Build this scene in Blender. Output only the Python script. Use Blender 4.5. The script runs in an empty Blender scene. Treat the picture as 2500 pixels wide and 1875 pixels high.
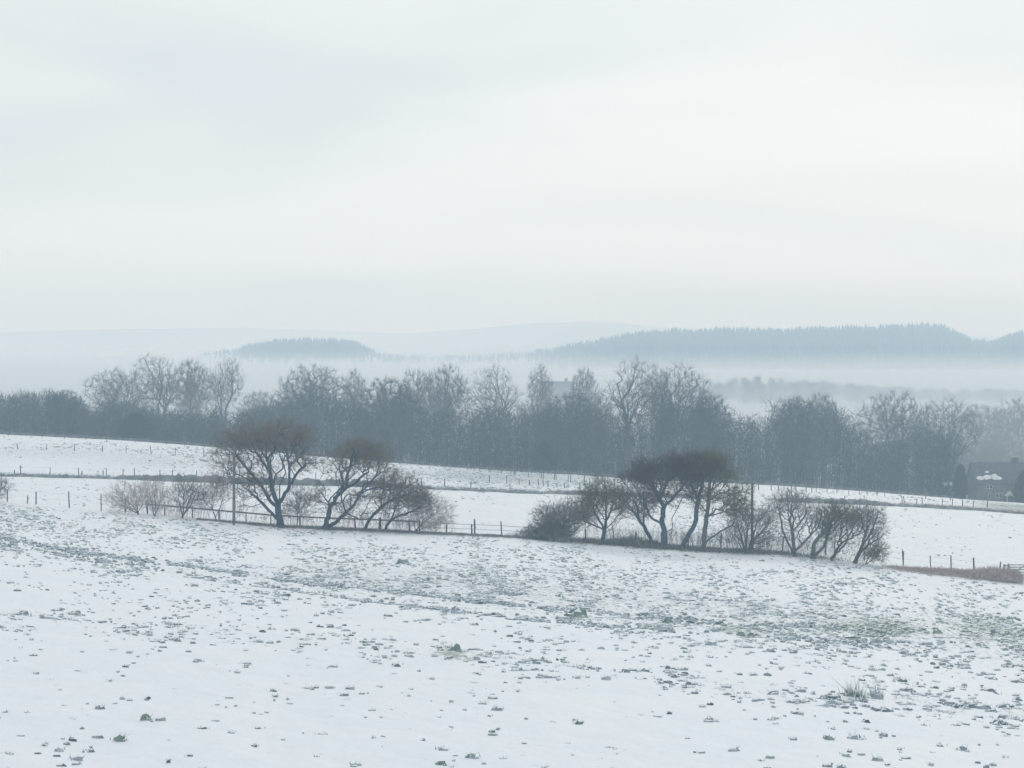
import bpy, math, random
import numpy as np

rng = np.random.default_rng(11)
random.seed(5)
sc = bpy.context.scene
col = sc.collection
R = math.radians

# ------------------------------------------------------------------ camera, world, sun, exposure
F = 4665.0            # focal length in photo pixels (photo 2500 wide)
HZ = 840.0            # eye level row in the photo
CZ = 30.0             # camera height
cd = bpy.data.cameras.new("camera")
cam = bpy.data.objects.new("camera", cd)
col.objects.link(cam)
cam.location = (0, 0, CZ)
cam.rotation_euler = (R(90), 0, 0)
cd.sensor_width = 36.0
cd.lens = 36.0 * F / 2500.0
cd.shift_y = -(937.5 - HZ) / 2500.0
cd.clip_start = 0.1
cd.clip_end = 12000
sc.camera = cam

SUN_EL, SUN_AZ = R(30), R(20)       # azimuth from +Y towards +X
w = bpy.data.worlds.new("World")
sc.world = w
w.use_nodes = True
nt = w.node_tree
for n in list(nt.nodes):
    nt.nodes.remove(n)
def N(t, **k):
    n = nt.nodes.new(t)
    for a, b in k.items():
        setattr(n, a, b)
    return n
out = N("ShaderNodeOutputWorld"); bg = N("ShaderNodeBackground"); bg.inputs[1].default_value = 0.1
sky = N("ShaderNodeTexSky", sky_type='NISHITA', sun_disc=False)
sky.sun_elevation = SUN_EL; sky.sun_rotation = SUN_AZ
sky.air_density = 1.0; sky.dust_density = 3.0
tc = N("ShaderNodeTexCoord")
mp = N("ShaderNodeMapping"); mp.inputs['Scale'].default_value = (1.0, 1.0, 6.5)
mp.inputs['Rotation'].default_value = (R(4), R(-5), R(12))
n1 = N("ShaderNodeTexNoise"); n1.inputs['Scale'].default_value = 2.1; n1.inputs['Detail'].default_value = 4
n1.inputs['Roughness'].default_value = 0.45; n1.inputs['Distortion'].default_value = 0.5
rp = N("ShaderNodeValToRGB")
rp.color_ramp.elements[0].position = 0.39; rp.color_ramp.elements[0].color = (0.685, 0.755, 0.80, 1)
rp.color_ramp.elements[1].position = 0.61; rp.color_ramp.elements[1].color = (0.82, 0.87, 0.88, 1)
e = rp.color_ramp.elements.new(0.5); e.color = (0.755, 0.82, 0.835, 1)
vm = N("ShaderNodeVectorMath", operation='SCALE'); vm.inputs['Scale'].default_value = 10.6
mx = N("ShaderNodeMix", data_type='RGBA'); mx.inputs[0].default_value = 0.94
L = nt.links.new
L(tc.outputs['Generated'], mp.inputs[0]); L(mp.outputs[0], n1.inputs['Vector']); L(n1.outputs[0], rp.inputs[0])
L(rp.outputs[0], vm.inputs[0]); L(sky.outputs[0], mx.inputs[6]); L(vm.outputs[0], mx.inputs[7])
sx = N("ShaderNodeSeparateXYZ"); zr = N("ShaderNodeMapRange"); zr.inputs['From Min'].default_value = 0.06; zr.inputs['From Max'].default_value = 0.7
zr.inputs['To Min'].default_value = 1.0; zr.inputs['To Max'].default_value = 0.84
vz = N("ShaderNodeVectorMath", operation='SCALE')
L(tc.outputs['Generated'], sx.inputs[0]); L(sx.outputs[2], zr.inputs['Value']); L(mx.outputs[2], vz.inputs[0]); L(zr.outputs[0], vz.inputs['Scale'])
L(vz.outputs[0], bg.inputs[0]); L(bg.outputs[0], out.inputs[0])

sd = bpy.data.lights.new("sun", 'SUN'); sd.energy = 0.75; sd.angle = R(14); sd.color = (1.0, 0.97, 0.92)
so = bpy.data.objects.new("sun", sd); col.objects.link(so)
so.rotation_euler = (-(math.pi/2 - SUN_EL), 0, -SUN_AZ)
so.location = (0, 0, 120)

sc.view_settings.view_transform = 'Standard'
sc.view_settings.look = 'None'
sc.view_settings.exposure = 0.0
sc.view_settings.gamma = 1.0
sc.view_settings.use_curve_mapping = False
cy = sc.cycles
cy.max_bounces = 10; cy.diffuse_bounces = 3; cy.glossy_bounces = 1; cy.volume_bounces = 8
cy.transparent_max_bounces = 4; cy.transmission_bounces = 1
cy.use_denoising = True
cy.sample_clamp_indirect = 6.0
cy.caustics_reflective = False; cy.caustics_refractive = False

# ------------------------------------------------------------------ small tools
def tag(o, label=None, cat=None, group=None, kind=None):
    if label: o['label'] = label
    if cat: o['category'] = cat
    if group: o['group'] = group
    if kind: o['kind'] = kind
    return o

def empty(name, loc, label=None, cat=None, group=None):
    o = bpy.data.objects.new(name, None)
    o.empty_display_size = 0.3
    o.location = loc
    col.objects.link(o)
    return tag(o, label, cat, group)

def mesh_np(name, V, Q=None, T=None, mats=(), midx=None, smooth=True):
    """V (n,3); Q (m,4) quads; T (k,3) tris; midx per face (quads first)"""
    me = bpy.data.meshes.new(name)
    V = np.asarray(V, np.float32)
    Q = np.zeros((0, 4), np.int32) if Q is None else np.asarray(Q, np.int32).reshape(-1, 4)
    T = np.zeros((0, 3), np.int32) if T is None else np.asarray(T, np.int32).reshape(-1, 3)
    me.vertices.add(len(V)); me.vertices.foreach_set("co", V.ravel())
    nl = Q.size + T.size
    me.loops.add(nl); me.loops.foreach_set("vertex_index", np.concatenate([Q.ravel(), T.ravel()]))
    nf = len(Q) + len(T)
    me.polygons.add(nf)
    st = np.concatenate([np.arange(len(Q)) * 4, Q.size + np.arange(len(T)) * 3]).astype(np.int32)
    me.polygons.foreach_set("loop_start", st)
    for m in mats:
        me.materials.append(m)
    if midx is not None:
        me.polygons.foreach_set("material_index", np.asarray(midx, np.int32))
    me.polygons.foreach_set("use_smooth", np.full(nf, smooth, bool))
    me.update(calc_edges=True)
    me.validate()
    return me

def link(name, me, parent=None, loc=(0, 0, 0)):
    o = bpy.data.objects.new(name, me)
    o.location = loc
    col.objects.link(o)
    if parent is not None:
        o.parent = parent
    return o

def hash2(ix, iy, seed):
    h = (ix.astype(np.int64) * 374761393 + iy.astype(np.int64) * 668265263 + seed * 974634777) & 0x7fffffff
    h = ((h ^ (h >> 13)) * 1274126177) & 0x7fffffff
    h = h ^ (h >> 16)
    return (h & 0xffff) / 65535.0

def vnoise(x, y, seed=0):
    x = np.asarray(x, float); y = np.asarray(y, float)
    ix = np.floor(x); iy = np.floor(y)
    fx = x - ix; fy = y - iy
    fx = fx * fx * (3 - 2 * fx); fy = fy * fy * (3 - 2 * fy)
    a = hash2(ix, iy, seed); b = hash2(ix + 1, iy, seed)
    c = hash2(ix, iy + 1, seed); d = hash2(ix + 1, iy + 1, seed)
    return (a * (1 - fx) + b * fx) * (1 - fy) + (c * (1 - fx) + d * fx) * fy

def fbm(x, y, seed=0, o=4):
    s = 0; a = 0.5; t = 0
    for k in range(o):
        s = s + a * vnoise(x * 2 ** k, y * 2 ** k, seed + k * 7); t += a; a *= 0.5
    return s / t

def curve(pts):
    xs = np.array([p[0] for p in pts], float); ys = np.array([p[1] for p in pts], float)
    return lambda x: np.interp(x, xs, ys)

# ------------------------------------------------------------------ terrain
YA, YB, YC, YD = 165.0, 240.0, 285.0, 320.0
lineA = curve([(-900, 1172), (0, 1228), (250, 1252), (400, 1263), (690, 1290), (1000, 1303), (1250, 1314), (1500, 1333), (1750, 1350),
               (1900, 1357), (2000, 1367), (2100, 1378), (2200, 1392), (2300, 1403), (2400, 1413), (2500, 1425), (3400, 1520)])
lineB = curve([(-900, 1140), (0, 1160), (300, 1168), (570, 1178), (1000, 1190), (1300, 1204), (1500, 1212), (2000, 1226), (2250, 1236), (2400, 1244), (2500, 1252), (3400, 1300)])
lineC = curve([(-900, 1062), (0, 1096), (430, 1112), (700, 1130), (1080, 1152), (1400, 1176), (1850, 1203), (2100, 1212), (2500, 1236), (3400, 1290)])
lineD = curve([(-900, 1022), (0, 1061), (300, 1076), (560, 1095), (740, 1112), (900, 1125), (1000, 1133), (1250, 1152), (1400, 1159), (1560, 1170),
               (1740, 1178), (1900, 1186), (2100, 1199), (2250, 1211), (2350, 1219), (2500, 1229), (3400, 1290)])
ridge = curve([(-900, 850), (0, 862), (500, 868), (600, 858), (700, 850), (860, 852), (930, 872), (1000, 880), (1290, 872), (1450, 862), (1560, 850), (1700, 846), (1900, 844),
               (2100, 841), (2250, 836), (2310, 841), (2380, 864), (2420, 862), (2500, 853), (3400, 850)])
farhill = curve([(-900, 812), (0, 812), (300, 803), (600, 800), (760, 806), (1000, 815), (1150, 803), (1300, 789), (1480, 785), (1600, 796), (1800, 812), (2500, 822), (3400, 815)])

def rows(xi):
    """drop below the eye at each control depth, for photo column xi"""
    A = YA * (lineA(xi) - HZ) / F; B = YB * (lineB(xi) - HZ) / F
    C = YC * (lineC(xi) - HZ) / F; D = YD * (lineD(xi) - HZ) / F
    o = np.ones_like(A)
    rt = np.clip((xi - 1500) / 800.0, 0, 1); rt = rt * rt * (3 - 2 * rt)
    y390 = lineD(xi) + 8 * (1 - rt) - 1 * rt
    ys = [-600, -200, 0, 60, YA, YB, YC, YD, 390, 460, 560, 700, 950, 1400, 1650, 1800, 2050, 2500, 3600]
    d = [2.0 * o, 3.5 * o, 5.0 * o, 5.0 + (A - 5.0) * 60 / YA * 0.95, A, B, C, D,
         390 * (y390 - HZ) / F,
         460 * ((1100 * (1 - rt) + 1140 * rt) - HZ) / F,
         560 * (1064 * o - HZ) / F, 700 * (988 * o - HZ) / F, 950 * (938 * o - HZ) / F,
         1400 * (893 * o - HZ) / F, 1650 * (ridge(xi) - HZ) / F, 1800 * (ridge(xi) + 12 - HZ) / F,
         2050 * (856 * o - HZ) / F, 2500 * (farhill(xi) - HZ) / F, 3600 * (farhill(xi) + 12 - HZ) / F]
    return np.array(ys, float), np.array(d)

def ground_z(X, Y, rough=True):
    X = np.atleast_1d(np.asarray(X, float)); Y = np.atleast_1d(np.asarray(Y, float))
    xi = 1250 + F * X / np.maximum(Y, 25.0)
    xi = np.clip(xi, -700, 3200)
    ys, d = rows(xi)
    k = np.clip(np.searchsorted(ys, Y, side='right') - 1, 0, len(ys) - 2)
    h = np.diff(ys)
    dl = np.diff(d, axis=0) / h[:, None]
    m = np.zeros_like(d)
    m[0] = dl[0]; m[-1] = dl[-1]
    a, b = dl[:-1], dl[1:]
    m[1:-1] = np.where(a * b > 0, 2 * a * b / np.where(np.abs(a + b) < 1e-9, 1e-9, a + b), 0)
    j = np.arange(len(X))
    t = np.clip((Y - ys[k]) / h[k], 0, 1)
    t2, t3 = t * t, t * t * t
    dr = (2*t3 - 3*t2 + 1) * d[k, j] + (t3 - 2*t2 + t) * h[k] * m[k, j] + (-2*t3 + 3*t2) * d[k+1, j] + (t3 - t2) * h[k] * m[k+1, j]
    z = CZ - dr
    if rough:
        z = z + (fbm(X * 0.09, Y * 0.06, 3, 3) - 0.5) * 0.35 * np.clip(Y / 40, 0, 1) * np.clip((170 - Y) / 20, 0.25, 1)
    return z

def gz(X, Y):
    return float(ground_z(X, Y)[0])

def px(xi, Y):
    """world X of photo column xi at depth Y"""
    return (xi - 1250.0) * Y / F

# photo row -> depth on the near field
_Yt = np.linspace(24, YA + 4, 260)
def depth_at(xi, yi):
    xi = np.asarray(xi, float); yi = np.asarray(yi, float)
    outY = np.zeros_like(xi)
    bins = np.linspace(-150, 2650, 113)
    b = np.digitize(xi, bins)
    for k in np.unique(b):
        s = b == k
        xc = float(np.mean(xi[s]))
        z = ground_z(px(xc, _Yt), _Yt)
        yy = HZ + F * (CZ - z) / _Yt
        yy = np.minimum.accumulate(yy)
        outY[s] = np.interp(-yi[s], -yy, _Yt)
    return outY

# near-field grass density as read off the photograph (0 clean snow .. 1 grass everywhere)
band = curve([(-200, 1318), (0, 1335), (400, 1385), (700, 1408), (1000, 1420), (1300, 1445), (1700, 1490), (2000, 1520), (2300, 1545), (2700, 1580)])
bandw = curve([(-200, 26), (0, 30), (500, 40), (900, 62), (1300, 75), (1800, 75), (2200, 70), (2700, 90)])
rutA = curve([(-200, 1285), (0, 1312), (200, 1346), (400, 1372), (640, 1404), (900, 1436), (1300, 1478), (1700, 1512), (2100, 1535), (2700, 1560)])
rutB = curve([(-200, 1475), (0, 1503), (150, 1512), (300, 1525), (600, 1550), (900, 1580), (1200, 1612), (1500, 1640), (1900, 1690), (2200, 1720), (2700, 1760)])
def grass_density(xi, yi):
    a = lineA(xi)
    top = np.exp(-((yi - a) / (30 + 75 * np.clip((900 - xi) / 900, 0, 1))) ** 2) * (0.42 + 0.3 * np.clip((800 - xi) / 800, 0, 1))
    mid = 0.95 * np.exp(-((yi - band(xi)) / bandw(xi)) ** 2) * (0.5 + 0.5 * np.clip((xi - 100) / 800, 0, 1))
    up = 0.34 * (yi < band(xi)) * (yi > a)
    low = 0.20 * np.exp(-np.clip(yi - band(xi), 0, 999) / 100.0)
    rut = 0.5 * np.exp(-((yi - rutB(xi)) / 26) ** 2) * (0.7 + 0.5 * np.clip((xi - 1600) / 700, 0, 1))
    rA = 0.45 * np.exp(-((yi - rutA(xi)) / 7) ** 2)
    right = 0.20 * np.clip((xi - 1500) / 900, 0, 1) * (yi > band(xi)) * np.clip((1850 - yi) / 200, 0.3, 1)
    base = 0.015
    return np.clip(np.maximum.reduce([top, mid, up, low, rut, rA, right]) + base, 0, 1)

# ------------------------------------------------------------------ materials
def mat(name, c1, c2=None, scale=6.0, rough=0.85, bump=0.0, bscale=20.0, spec=0.2, detail=4, lo=0.35, hi=0.65):
    m = bpy.data.materials.new(name); m.use_nodes = True
    t = m.node_tree; b = t.nodes['Principled BSDF']
    b.inputs['Roughness'].default_value = rough
    b.inputs['Specular IOR Level'].default_value = spec
    if c2 is None:
        b.inputs['Base Color'].default_value = (*c1, 1)
    co = t.nodes.new("ShaderNodeTexCoord")
    if c2 is not None:
        n = t.nodes.new("ShaderNodeTexNoise"); n.inputs['Scale'].default_value = scale; n.inputs['Detail'].default_value = detail
        r = t.nodes.new("ShaderNodeValToRGB")
        r.color_ramp.elements[0].position = lo; r.color_ramp.elements[1].position = hi
        r.color_ramp.elements[0].color = (*c1, 1); r.color_ramp.elements[1].color = (*c2, 1)
        t.links.new(co.outputs['Object'], n.inputs['Vector']); t.links.new(n.outputs[0], r.inputs[0]); t.links.new(r.outputs[0], b.inputs['Base Color'])
    if bump:
        n2 = t.nodes.new("ShaderNodeTexNoise"); n2.inputs['Scale'].default_value = bscale; n2.inputs['Detail'].default_value = 5
        bp = t.nodes.new("ShaderNodeBump"); bp.inputs['Strength'].default_value = bump; bp.inputs['Distance'].default_value = 0.05
        t.links.new(co.outputs['Object'], n2.inputs['Vector']); t.links.new(n2.outputs[0], bp.inputs['Height']); t.links.new(bp.outputs[0], b.inputs['Normal'])
    return m

M = {}
M['snow'] = mat("snow", (0.83, 0.87, 0.91), (0.88, 0.90, 0.92), 3.0, 0.7, 0.25, 9.0, 0.15)
M['grass'] = mat("winter_grass", (0.10, 0.145, 0.18), (0.46, 0.53, 0.585), 1.7, 0.9, 0, detail=5, lo=0.33, hi=0.62)
M['grass_green'] = mat("green_grass", (0.13, 0.195, 0.175), (0.35, 0.43, 0.39), 2.0, 0.9)
M['bark'] = mat("bark", (0.035, 0.042, 0.055), (0.085, 0.095, 0.105), 5.0, 0.9, 0.5, 14.0)
M['bark_blue'] = mat("bark_blue", (0.020, 0.042, 0.080), (0.052, 0.085, 0.135), 4.0, 0.9, 0.5, 14.0)
M['bark_moss'] = mat("bark_moss", (0.075, 0.105, 0.10), (0.15, 0.175, 0.16), 3.0, 0.95, 0.5, 14.0)
M['bark_azure'] = mat('bark_azure', (0.035, 0.065, 0.125), (0.085, 0.13, 0.21), 4.0, 0.9, 0.5, 14.0)
M['bark_grey'] = mat("bark_grey", (0.07, 0.075, 0.085), (0.14, 0.145, 0.15), 4.0, 0.9, 0.5, 14.0)
M['tw_brown'] = mat("twigs_brown", (0.13, 0.106, 0.082), (0.185, 0.156, 0.125), 0.6)
M['tw_olive'] = mat("twigs_olive", (0.105, 0.105, 0.06), (0.16, 0.16, 0.10), 0.6)
M['tw_purple'] = mat("twigs_purple", (0.07, 0.048, 0.066), (0.11, 0.083, 0.105), 0.6)
M['tw_pink'] = mat("twigs_pink", (0.36, 0.31, 0.315), (0.48, 0.43, 0.43), 0.8)
M['tw_grey'] = mat("twigs_grey", (0.14, 0.14, 0.14), (0.23, 0.225, 0.22), 0.7)
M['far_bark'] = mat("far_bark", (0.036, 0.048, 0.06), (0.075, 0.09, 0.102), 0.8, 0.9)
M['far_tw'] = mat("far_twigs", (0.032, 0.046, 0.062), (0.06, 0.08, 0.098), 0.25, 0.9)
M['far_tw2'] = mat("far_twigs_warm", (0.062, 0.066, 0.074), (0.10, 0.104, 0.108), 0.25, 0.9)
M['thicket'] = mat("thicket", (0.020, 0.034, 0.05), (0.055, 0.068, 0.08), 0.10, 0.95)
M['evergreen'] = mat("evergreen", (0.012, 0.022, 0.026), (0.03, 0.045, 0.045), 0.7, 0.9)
M['forest'] = mat("forest_haze_blue", (0.03, 0.06, 0.10), (0.05, 0.09, 0.14), 0.02, 0.95)  # blue of the distant haze put into the trees' base colour
M['post'] = mat("post_wood", (0.06, 0.065, 0.075), (0.17, 0.175, 0.185), 3.0, 0.9, 0.4, 20.0)
M['wire'] = mat("fence_wire", (0.16, 0.17, 0.18), None, rough=0.5)
M['rail'] = mat("rail_wood", (0.09, 0.10, 0.12), (0.19, 0.20, 0.22), 4.0, 0.9, 0.3, 20.0)
M['gatewood'] = mat("gate_wood", (0.30, 0.31, 0.32), (0.42, 0.43, 0.44), 4.0, 0.9)
M['pole'] = mat("pole_wood", (0.10, 0.105, 0.12), (0.20, 0.205, 0.22), 3.0, 0.9, 0.3, 10.0)
M['bank'] = mat("bank_grass", (0.12, 0.135, 0.14), (0.30, 0.32, 0.33), 1.2, 0.95, 0.5, 6.0)
M['bracken'] = mat("bracken", (0.40, 0.33, 0.32), (0.58, 0.51, 0.50), 1.5, 0.95)
M['scrub'] = mat("scrub", (0.13, 0.14, 0.145), (0.26, 0.27, 0.27), 0.8, 0.95)
M['bank_dark'] = mat('bank_scrub', (0.10, 0.115, 0.115), (0.24, 0.26, 0.265), 0.9, 0.95, 0.5, 6.0)
M['stone'] = mat("wall_stone", (0.13, 0.13, 0.14), (0.20, 0.20, 0.205), 2.0, 0.9, 0.5, 6.0)
M['drystone'] = mat("dry_stone", (0.055, 0.062, 0.07), (0.16, 0.17, 0.18), 1.5, 0.9, 0.6, 4.0)
M['slate'] = mat("roof_slate", (0.055, 0.06, 0.08), (0.10, 0.105, 0.125), 1.5, 0.7, 0.3, 6.0)
M['glass'] = mat("window_glass", (0.03, 0.035, 0.045), None, rough=0.1, spec=0.5)
M['white_frame'] = mat("white_frame", (0.75, 0.76, 0.77), None, rough=0.6)
M['door'] = mat("door_wood", (0.10, 0.11, 0.12), (0.15, 0.16, 0.17), 3.0, 0.7)
M['pot'] = mat("chimney_pot", (0.50, 0.42, 0.36), (0.62, 0.56, 0.50), 3.0, 0.9)

def ground_material():
    m = bpy.data.materials.new("snowy_ground"); m.use_nodes = True
    t = m.node_tree; b = t.nodes['Principled BSDF']; L = t.links.new
    def n(ty, **k):
        q = t.nodes.new(ty)
        for a, v in k.items(): setattr(q, a, v)
        return q
    b.inputs['Roughness'].default_value = 0.7; b.inputs['Specular IOR Level'].default_value = 0.15
    co = n("ShaderNodeTexCoord")
    at = n("ShaderNodeAttribute", attribute_name="cover"); gr = n("ShaderNodeAttribute", attribute_name="green")
    sn = n("ShaderNodeTexNoise"); sn.inputs['Scale'].default_value = 0.35; sn.inputs['Detail'].default_value = 5
    sr = n("ShaderNodeValToRGB")
    sr.color_ramp.elements[0].position = 0.3; sr.color_ramp.elements[0].color = (0.815, 0.855, 0.90, 1)
    sr.color_ramp.elements[1].position = 0.7; sr.color_ramp.elements[1].color = (0.88, 0.90, 0.925, 1)
    L(co.outputs['Object'], sn.inputs['Vector']); L(sn.outputs[0], sr.inputs[0])
    mp = n("ShaderNodeMapping"); mp.inputs['Scale'].default_value = (1.0, 0.55, 1.0)
    fn = n("ShaderNodeTexNoise"); fn.inputs['Scale'].default_value = 4.6; fn.inputs['Detail'].default_value = 6; fn.inputs['Roughness'].default_value = 0.62
    L(co.outputs['Object'], mp.inputs[0]); L(mp.outputs[0], fn.inputs['Vector'])
    # grass shows where noise exceeds 1-cover
    ma = n("ShaderNodeMath", operation='MULTIPLY_ADD'); ma.inputs[1].default_value = 0.42; ma.inputs[2].default_value = -0.69
    L(at.outputs['Fac'], ma.inputs[0])
    ad = n("ShaderNodeMath", operation='ADD'); L(ma.outputs[0], ad.inputs[0]); L(fn.outputs[0], ad.inputs[1])
    mr = n("ShaderNodeMapRange"); mr.inputs['From Min'].default_value = -0.02; mr.inputs['From Max'].default_value = 0.10
    L(ad.outputs[0], mr.inputs['Value'])
    gn = n("ShaderNodeTexNoise"); gn.inputs['Scale'].default_value = 5.0; gn.inputs['Detail'].default_value = 4
    g1 = n("ShaderNodeValToRGB"); g1.color_ramp.elements[0].color = (0.36, 0.405, 0.425, 1); g1.color_ramp.elements[1].color = (0.58, 0.62, 0.64, 1)
    g2 = n("ShaderNodeValToRGB"); g2.color_ramp.elements[0].color = (0.29, 0.345, 0.30, 1); g2.color_ramp.elements[1].color = (0.45, 0.50, 0.45, 1)
    L(co.outputs['Object'], gn.inputs['Vector']); L(gn.outputs[0], g1.inputs[0]); L(gn.outputs[0], g2.inputs[0])
    gm = n("ShaderNodeMix", data_type='RGBA'); L(gr.outputs['Fac'], gm.inputs[0]); L(g1.outputs[0], gm.inputs[6]); L(g2.outputs[0], gm.inputs[7])
    fm = n("ShaderNodeMix", data_type='RGBA'); L(mr.outputs[0], fm.inputs[0]); L(sr.outputs[0], fm.inputs[6]); L(gm.outputs[2], fm.inputs[7])
    L(fm.outputs[2], b.inputs['Base Color'])
    bn = n("ShaderNodeTexNoise"); bn.inputs['Scale'].default_value = 3.0; bn.inputs['Detail'].default_value = 6
    bp = n("ShaderNodeBump"); bp.inputs['Strength'].default_value = 0.6; bp.inputs['Distance'].default_value = 0.08
    L(mp.outputs[0], bn.inputs['Vector']); L(bn.outputs[0], bp.inputs['Height']); L(bp.outputs[0], b.inputs['Normal'])
    return m
M['ground'] = ground_material()

# ------------------------------------------------------------------ ground
def build_ground():
    yi = np.linspace(1960, 1240, 360)
    # rows: near field spaced evenly as seen from the path, then wider
    Yn = np.interp(np.linspace(0, 1, 400), [0, 0.08, 1], [1/24., 1/24. , 1/182.])
    Yn = 1.0 / np.linspace(1/26., 1/182., 400)
    Y = np.concatenate([[-600, -300, -120, -50, -20, -6, 0, 6, 12, 18, 22], Yn, np.linspace(184, 335, 110),
                        np.linspace(340, 700, 60), np.linspace(720, 1500, 60), np.linspace(1540, 3600, 50)])
    sfine = np.linspace(-0.295, 0.295, 520)
    outer = np.array([0.02, 0.05, 0.1, 0.18, 0.3, 0.5, 1.0])
    wbase = np.maximum(Y, 0) + 6
    X = np.zeros((len(Y), len(sfine) + 2 * len(outer)))
    X[:, len(outer):-len(outer)] = wbase[:, None] * sfine[None]
    for k, o in enumerate(outer):
        e = 0.295 * wbase + o * (600 + 0.4 * np.maximum(Y, 0))
        X[:, -len(outer) + k] = e
        X[:, len(outer) - 1 - k] = -e
    YY = np.repeat(Y[:, None], X.shape[1], 1)
    x, y = X.ravel(), YY.ravel()
    z = ground_z(x, y)
    ximg = 1250 + F * x / np.maximum(y, 10); yimg = HZ + F * (CZ - z) / np.maximum(y, 10)
    near = (y > 20) & (y < YA + 2)
    cov = np.zeros_like(z); green = np.zeros_like(z)
    cov[near] = grass_density(ximg[near], yimg[near])
    # small relief: lumpy turf under the snow, more where the grass is
    lump = fbm(x * 1.5, y * 1.1, 21, 3) - 0.5
    z = z + np.where(near, lump * (0.08 + 0.16 * cov), 0)
    # wheel ruts
    for f_, wd, dp in ((rutA, 6.0, 0.10), (lambda q: rutA(q) + 26 * np.clip(q / 1500 + 0.5, 0.5, 1.2), 6.0, 0.06)):
        z = z - np.where(near, dp * np.exp(-((yimg - f_(ximg)) / wd) ** 2), 0)
    z = z + np.where((y >= YA + 2) & (y < 700), (fbm(x * 0.5, y * 0.3, 41, 3) - 0.5) * 0.12, 0)
    cov = cov * 0.5
    for cx, cy_, rx, ry, a in ((2150, 1532, 150, 26, 1.0), (1795, 1535, 90, 16, 0.9), (1110, 1598, 60, 22, 0.8), (2420, 1540, 140, 45, 0.75)):
        q = np.exp(-(((ximg - cx) / rx) ** 2 + ((yimg - cy_ - (ximg - cx) * 0.08) / ry) ** 2))
        green = np.maximum(green, np.where(near, q * a, 0)); cov = np.maximum(cov, np.where(near, q * a * 0.95, 0))
    # fields behind: thin grass in the rough strip, dark hedge bottom
    mid = (y >= YA + 2) & (y < 440)
    c2 = 0.26 + 0.16 * (fbm(x * 0.08, y * 0.03, 60, 3) - 0.5)
    strip = np.exp(-(((yimg - (1163 + (ximg - 1200) * 0.05)) / 24) ** 2)) * np.exp(-((ximg - 1230) / 260) ** 2)
    c2 = c2 + 0.55 * strip
    up = np.exp(-((yimg - (1100 + ximg * 0.05)) / 26) ** 2) * np.clip((900 - ximg) / 300, 0, 1)
    c2 = c2 + 0.22 * up
    ga = np.exp(-(((yimg - 1236 - (ximg - 2450) * 0.08) / 9) ** 2)) * np.clip((ximg - 2330) / 120, 0, 1)
    c2 = c2 + 0.8 * ga; green = np.maximum(green, np.where(mid, ga, 0))
    und = ((y > YA + 2) & (y < 188)) * np.clip((ximg - 1350) / 150, 0, 1) * np.clip((2130 - ximg) / 100, 0, 1)
    c2 = c2 + 0.35 * und
    cov = np.where(mid, np.clip(c2, 0, 1), cov)
    hd = np.exp(-((y - (YA + 0.5)) / 1.6) ** 2) * np.clip((ximg - 430) / 250, 0, 1)
    cov = np.maximum(cov, hd * 0.9)
    wood = (y > 335) & (y < 440)
    cov = np.where(wood & (ximg < 2330), 1.0, cov)
    cov = np.where(y > 440, 0.45, cov); cov = np.where(y > 1700, 0.35 + 0.5 * (fbm(x * 0.004, y * 0.002, 71, 3)), cov)
    nr, nc = X.shape
    i = np.arange((nr - 1) * (nc - 1)); r_, c_ = i // (nc - 1), i % (nc - 1)
    a = r_ * nc + c_
    Q = np.stack([a, a + 1, a + nc + 1, a + nc], 1)
    me = mesh_np("ground", np.stack([x, y, z], 1), Q, mats=[M['ground']])
    for nm, v in (("cover", cov), ("green", green)):
        at = me.attributes.new(nm, 'FLOAT', 'POINT'); at.data.foreach_set("value", v.astype(np.float32))
    o = link("ground", me)
    tag(o, kind="structure")
build_ground()

# ------------------------------------------------------------------ twig and tree machinery
def pyramids(P, D, L_, r, jit=True):
    """thin three sided spikes from P along unit D, length L_, base radius r -> V, T"""
    n = len(P)
    a = np.cross(D, np.array([0.31, 0.87, 0.38])); a /= np.linalg.norm(a, axis=1)[:, None] + 1e-9
    b = np.cross(D, a)
    V = np.zeros((n, 4, 3))
    for k in range(3):
        th = k * 2 * math.pi / 3
        V[:, k] = P + r[:, None] * (math.cos(th) * a + math.sin(th) * b)
    V[:, 3] = P + D * L_[:, None]
    T = np.array([[0, 1, 3], [1, 2, 3], [2, 0, 3]])[None] + (np.arange(n) * 4)[:, None, None]
    return V.reshape(-1, 3), T.reshape(-1, 3)

def tubes(chains, P, Rd, sides):
    cat = np.concatenate(chains)
    ln = np.array([len(c) for c in chains])
    st = np.concatenate([[0], np.cumsum(ln)[:-1]])
    first = np.zeros(len(cat), bool); first[st] = True
    last = np.zeros(len(cat), bool); last[st + ln - 1] = True
    p = P[cat]
    r = Rd[cat].copy()
    fi = np.where(first)[0]
    r[fi] = np.minimum(r[fi], Rd[cat[fi + 1]] * 1.15)
    nxt = np.where(last[:, None], p, np.roll(p, -1, 0)); prv = np.where(first[:, None], p, np.roll(p, 1, 0))
    t = nxt - prv; t /= np.linalg.norm(t, axis=1)[:, None] + 1e-9
    a = np.cross(t, np.array([0.31, 0.87, 0.38])); a /= np.linalg.norm(a, axis=1)[:, None] + 1e-9
    b = np.cross(t, a)
    V = np.zeros((len(cat), sides, 3))
    for k in range(sides):
        th = k * 2 * math.pi / sides
        V[:, k] = p + r[:, None] * (math.cos(th) * a + math.sin(th) * b)
    i = np.where(~last)[0]
    Q = []
    for k in range(sides):
        k2 = (k + 1) % sides
        Q.append(np.stack([i * sides + k, i * sides + k2, (i + 1) * sides + k2, (i + 1) * sides + k], 1))
    return V.reshape(-1, 3), np.concatenate(Q)

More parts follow.
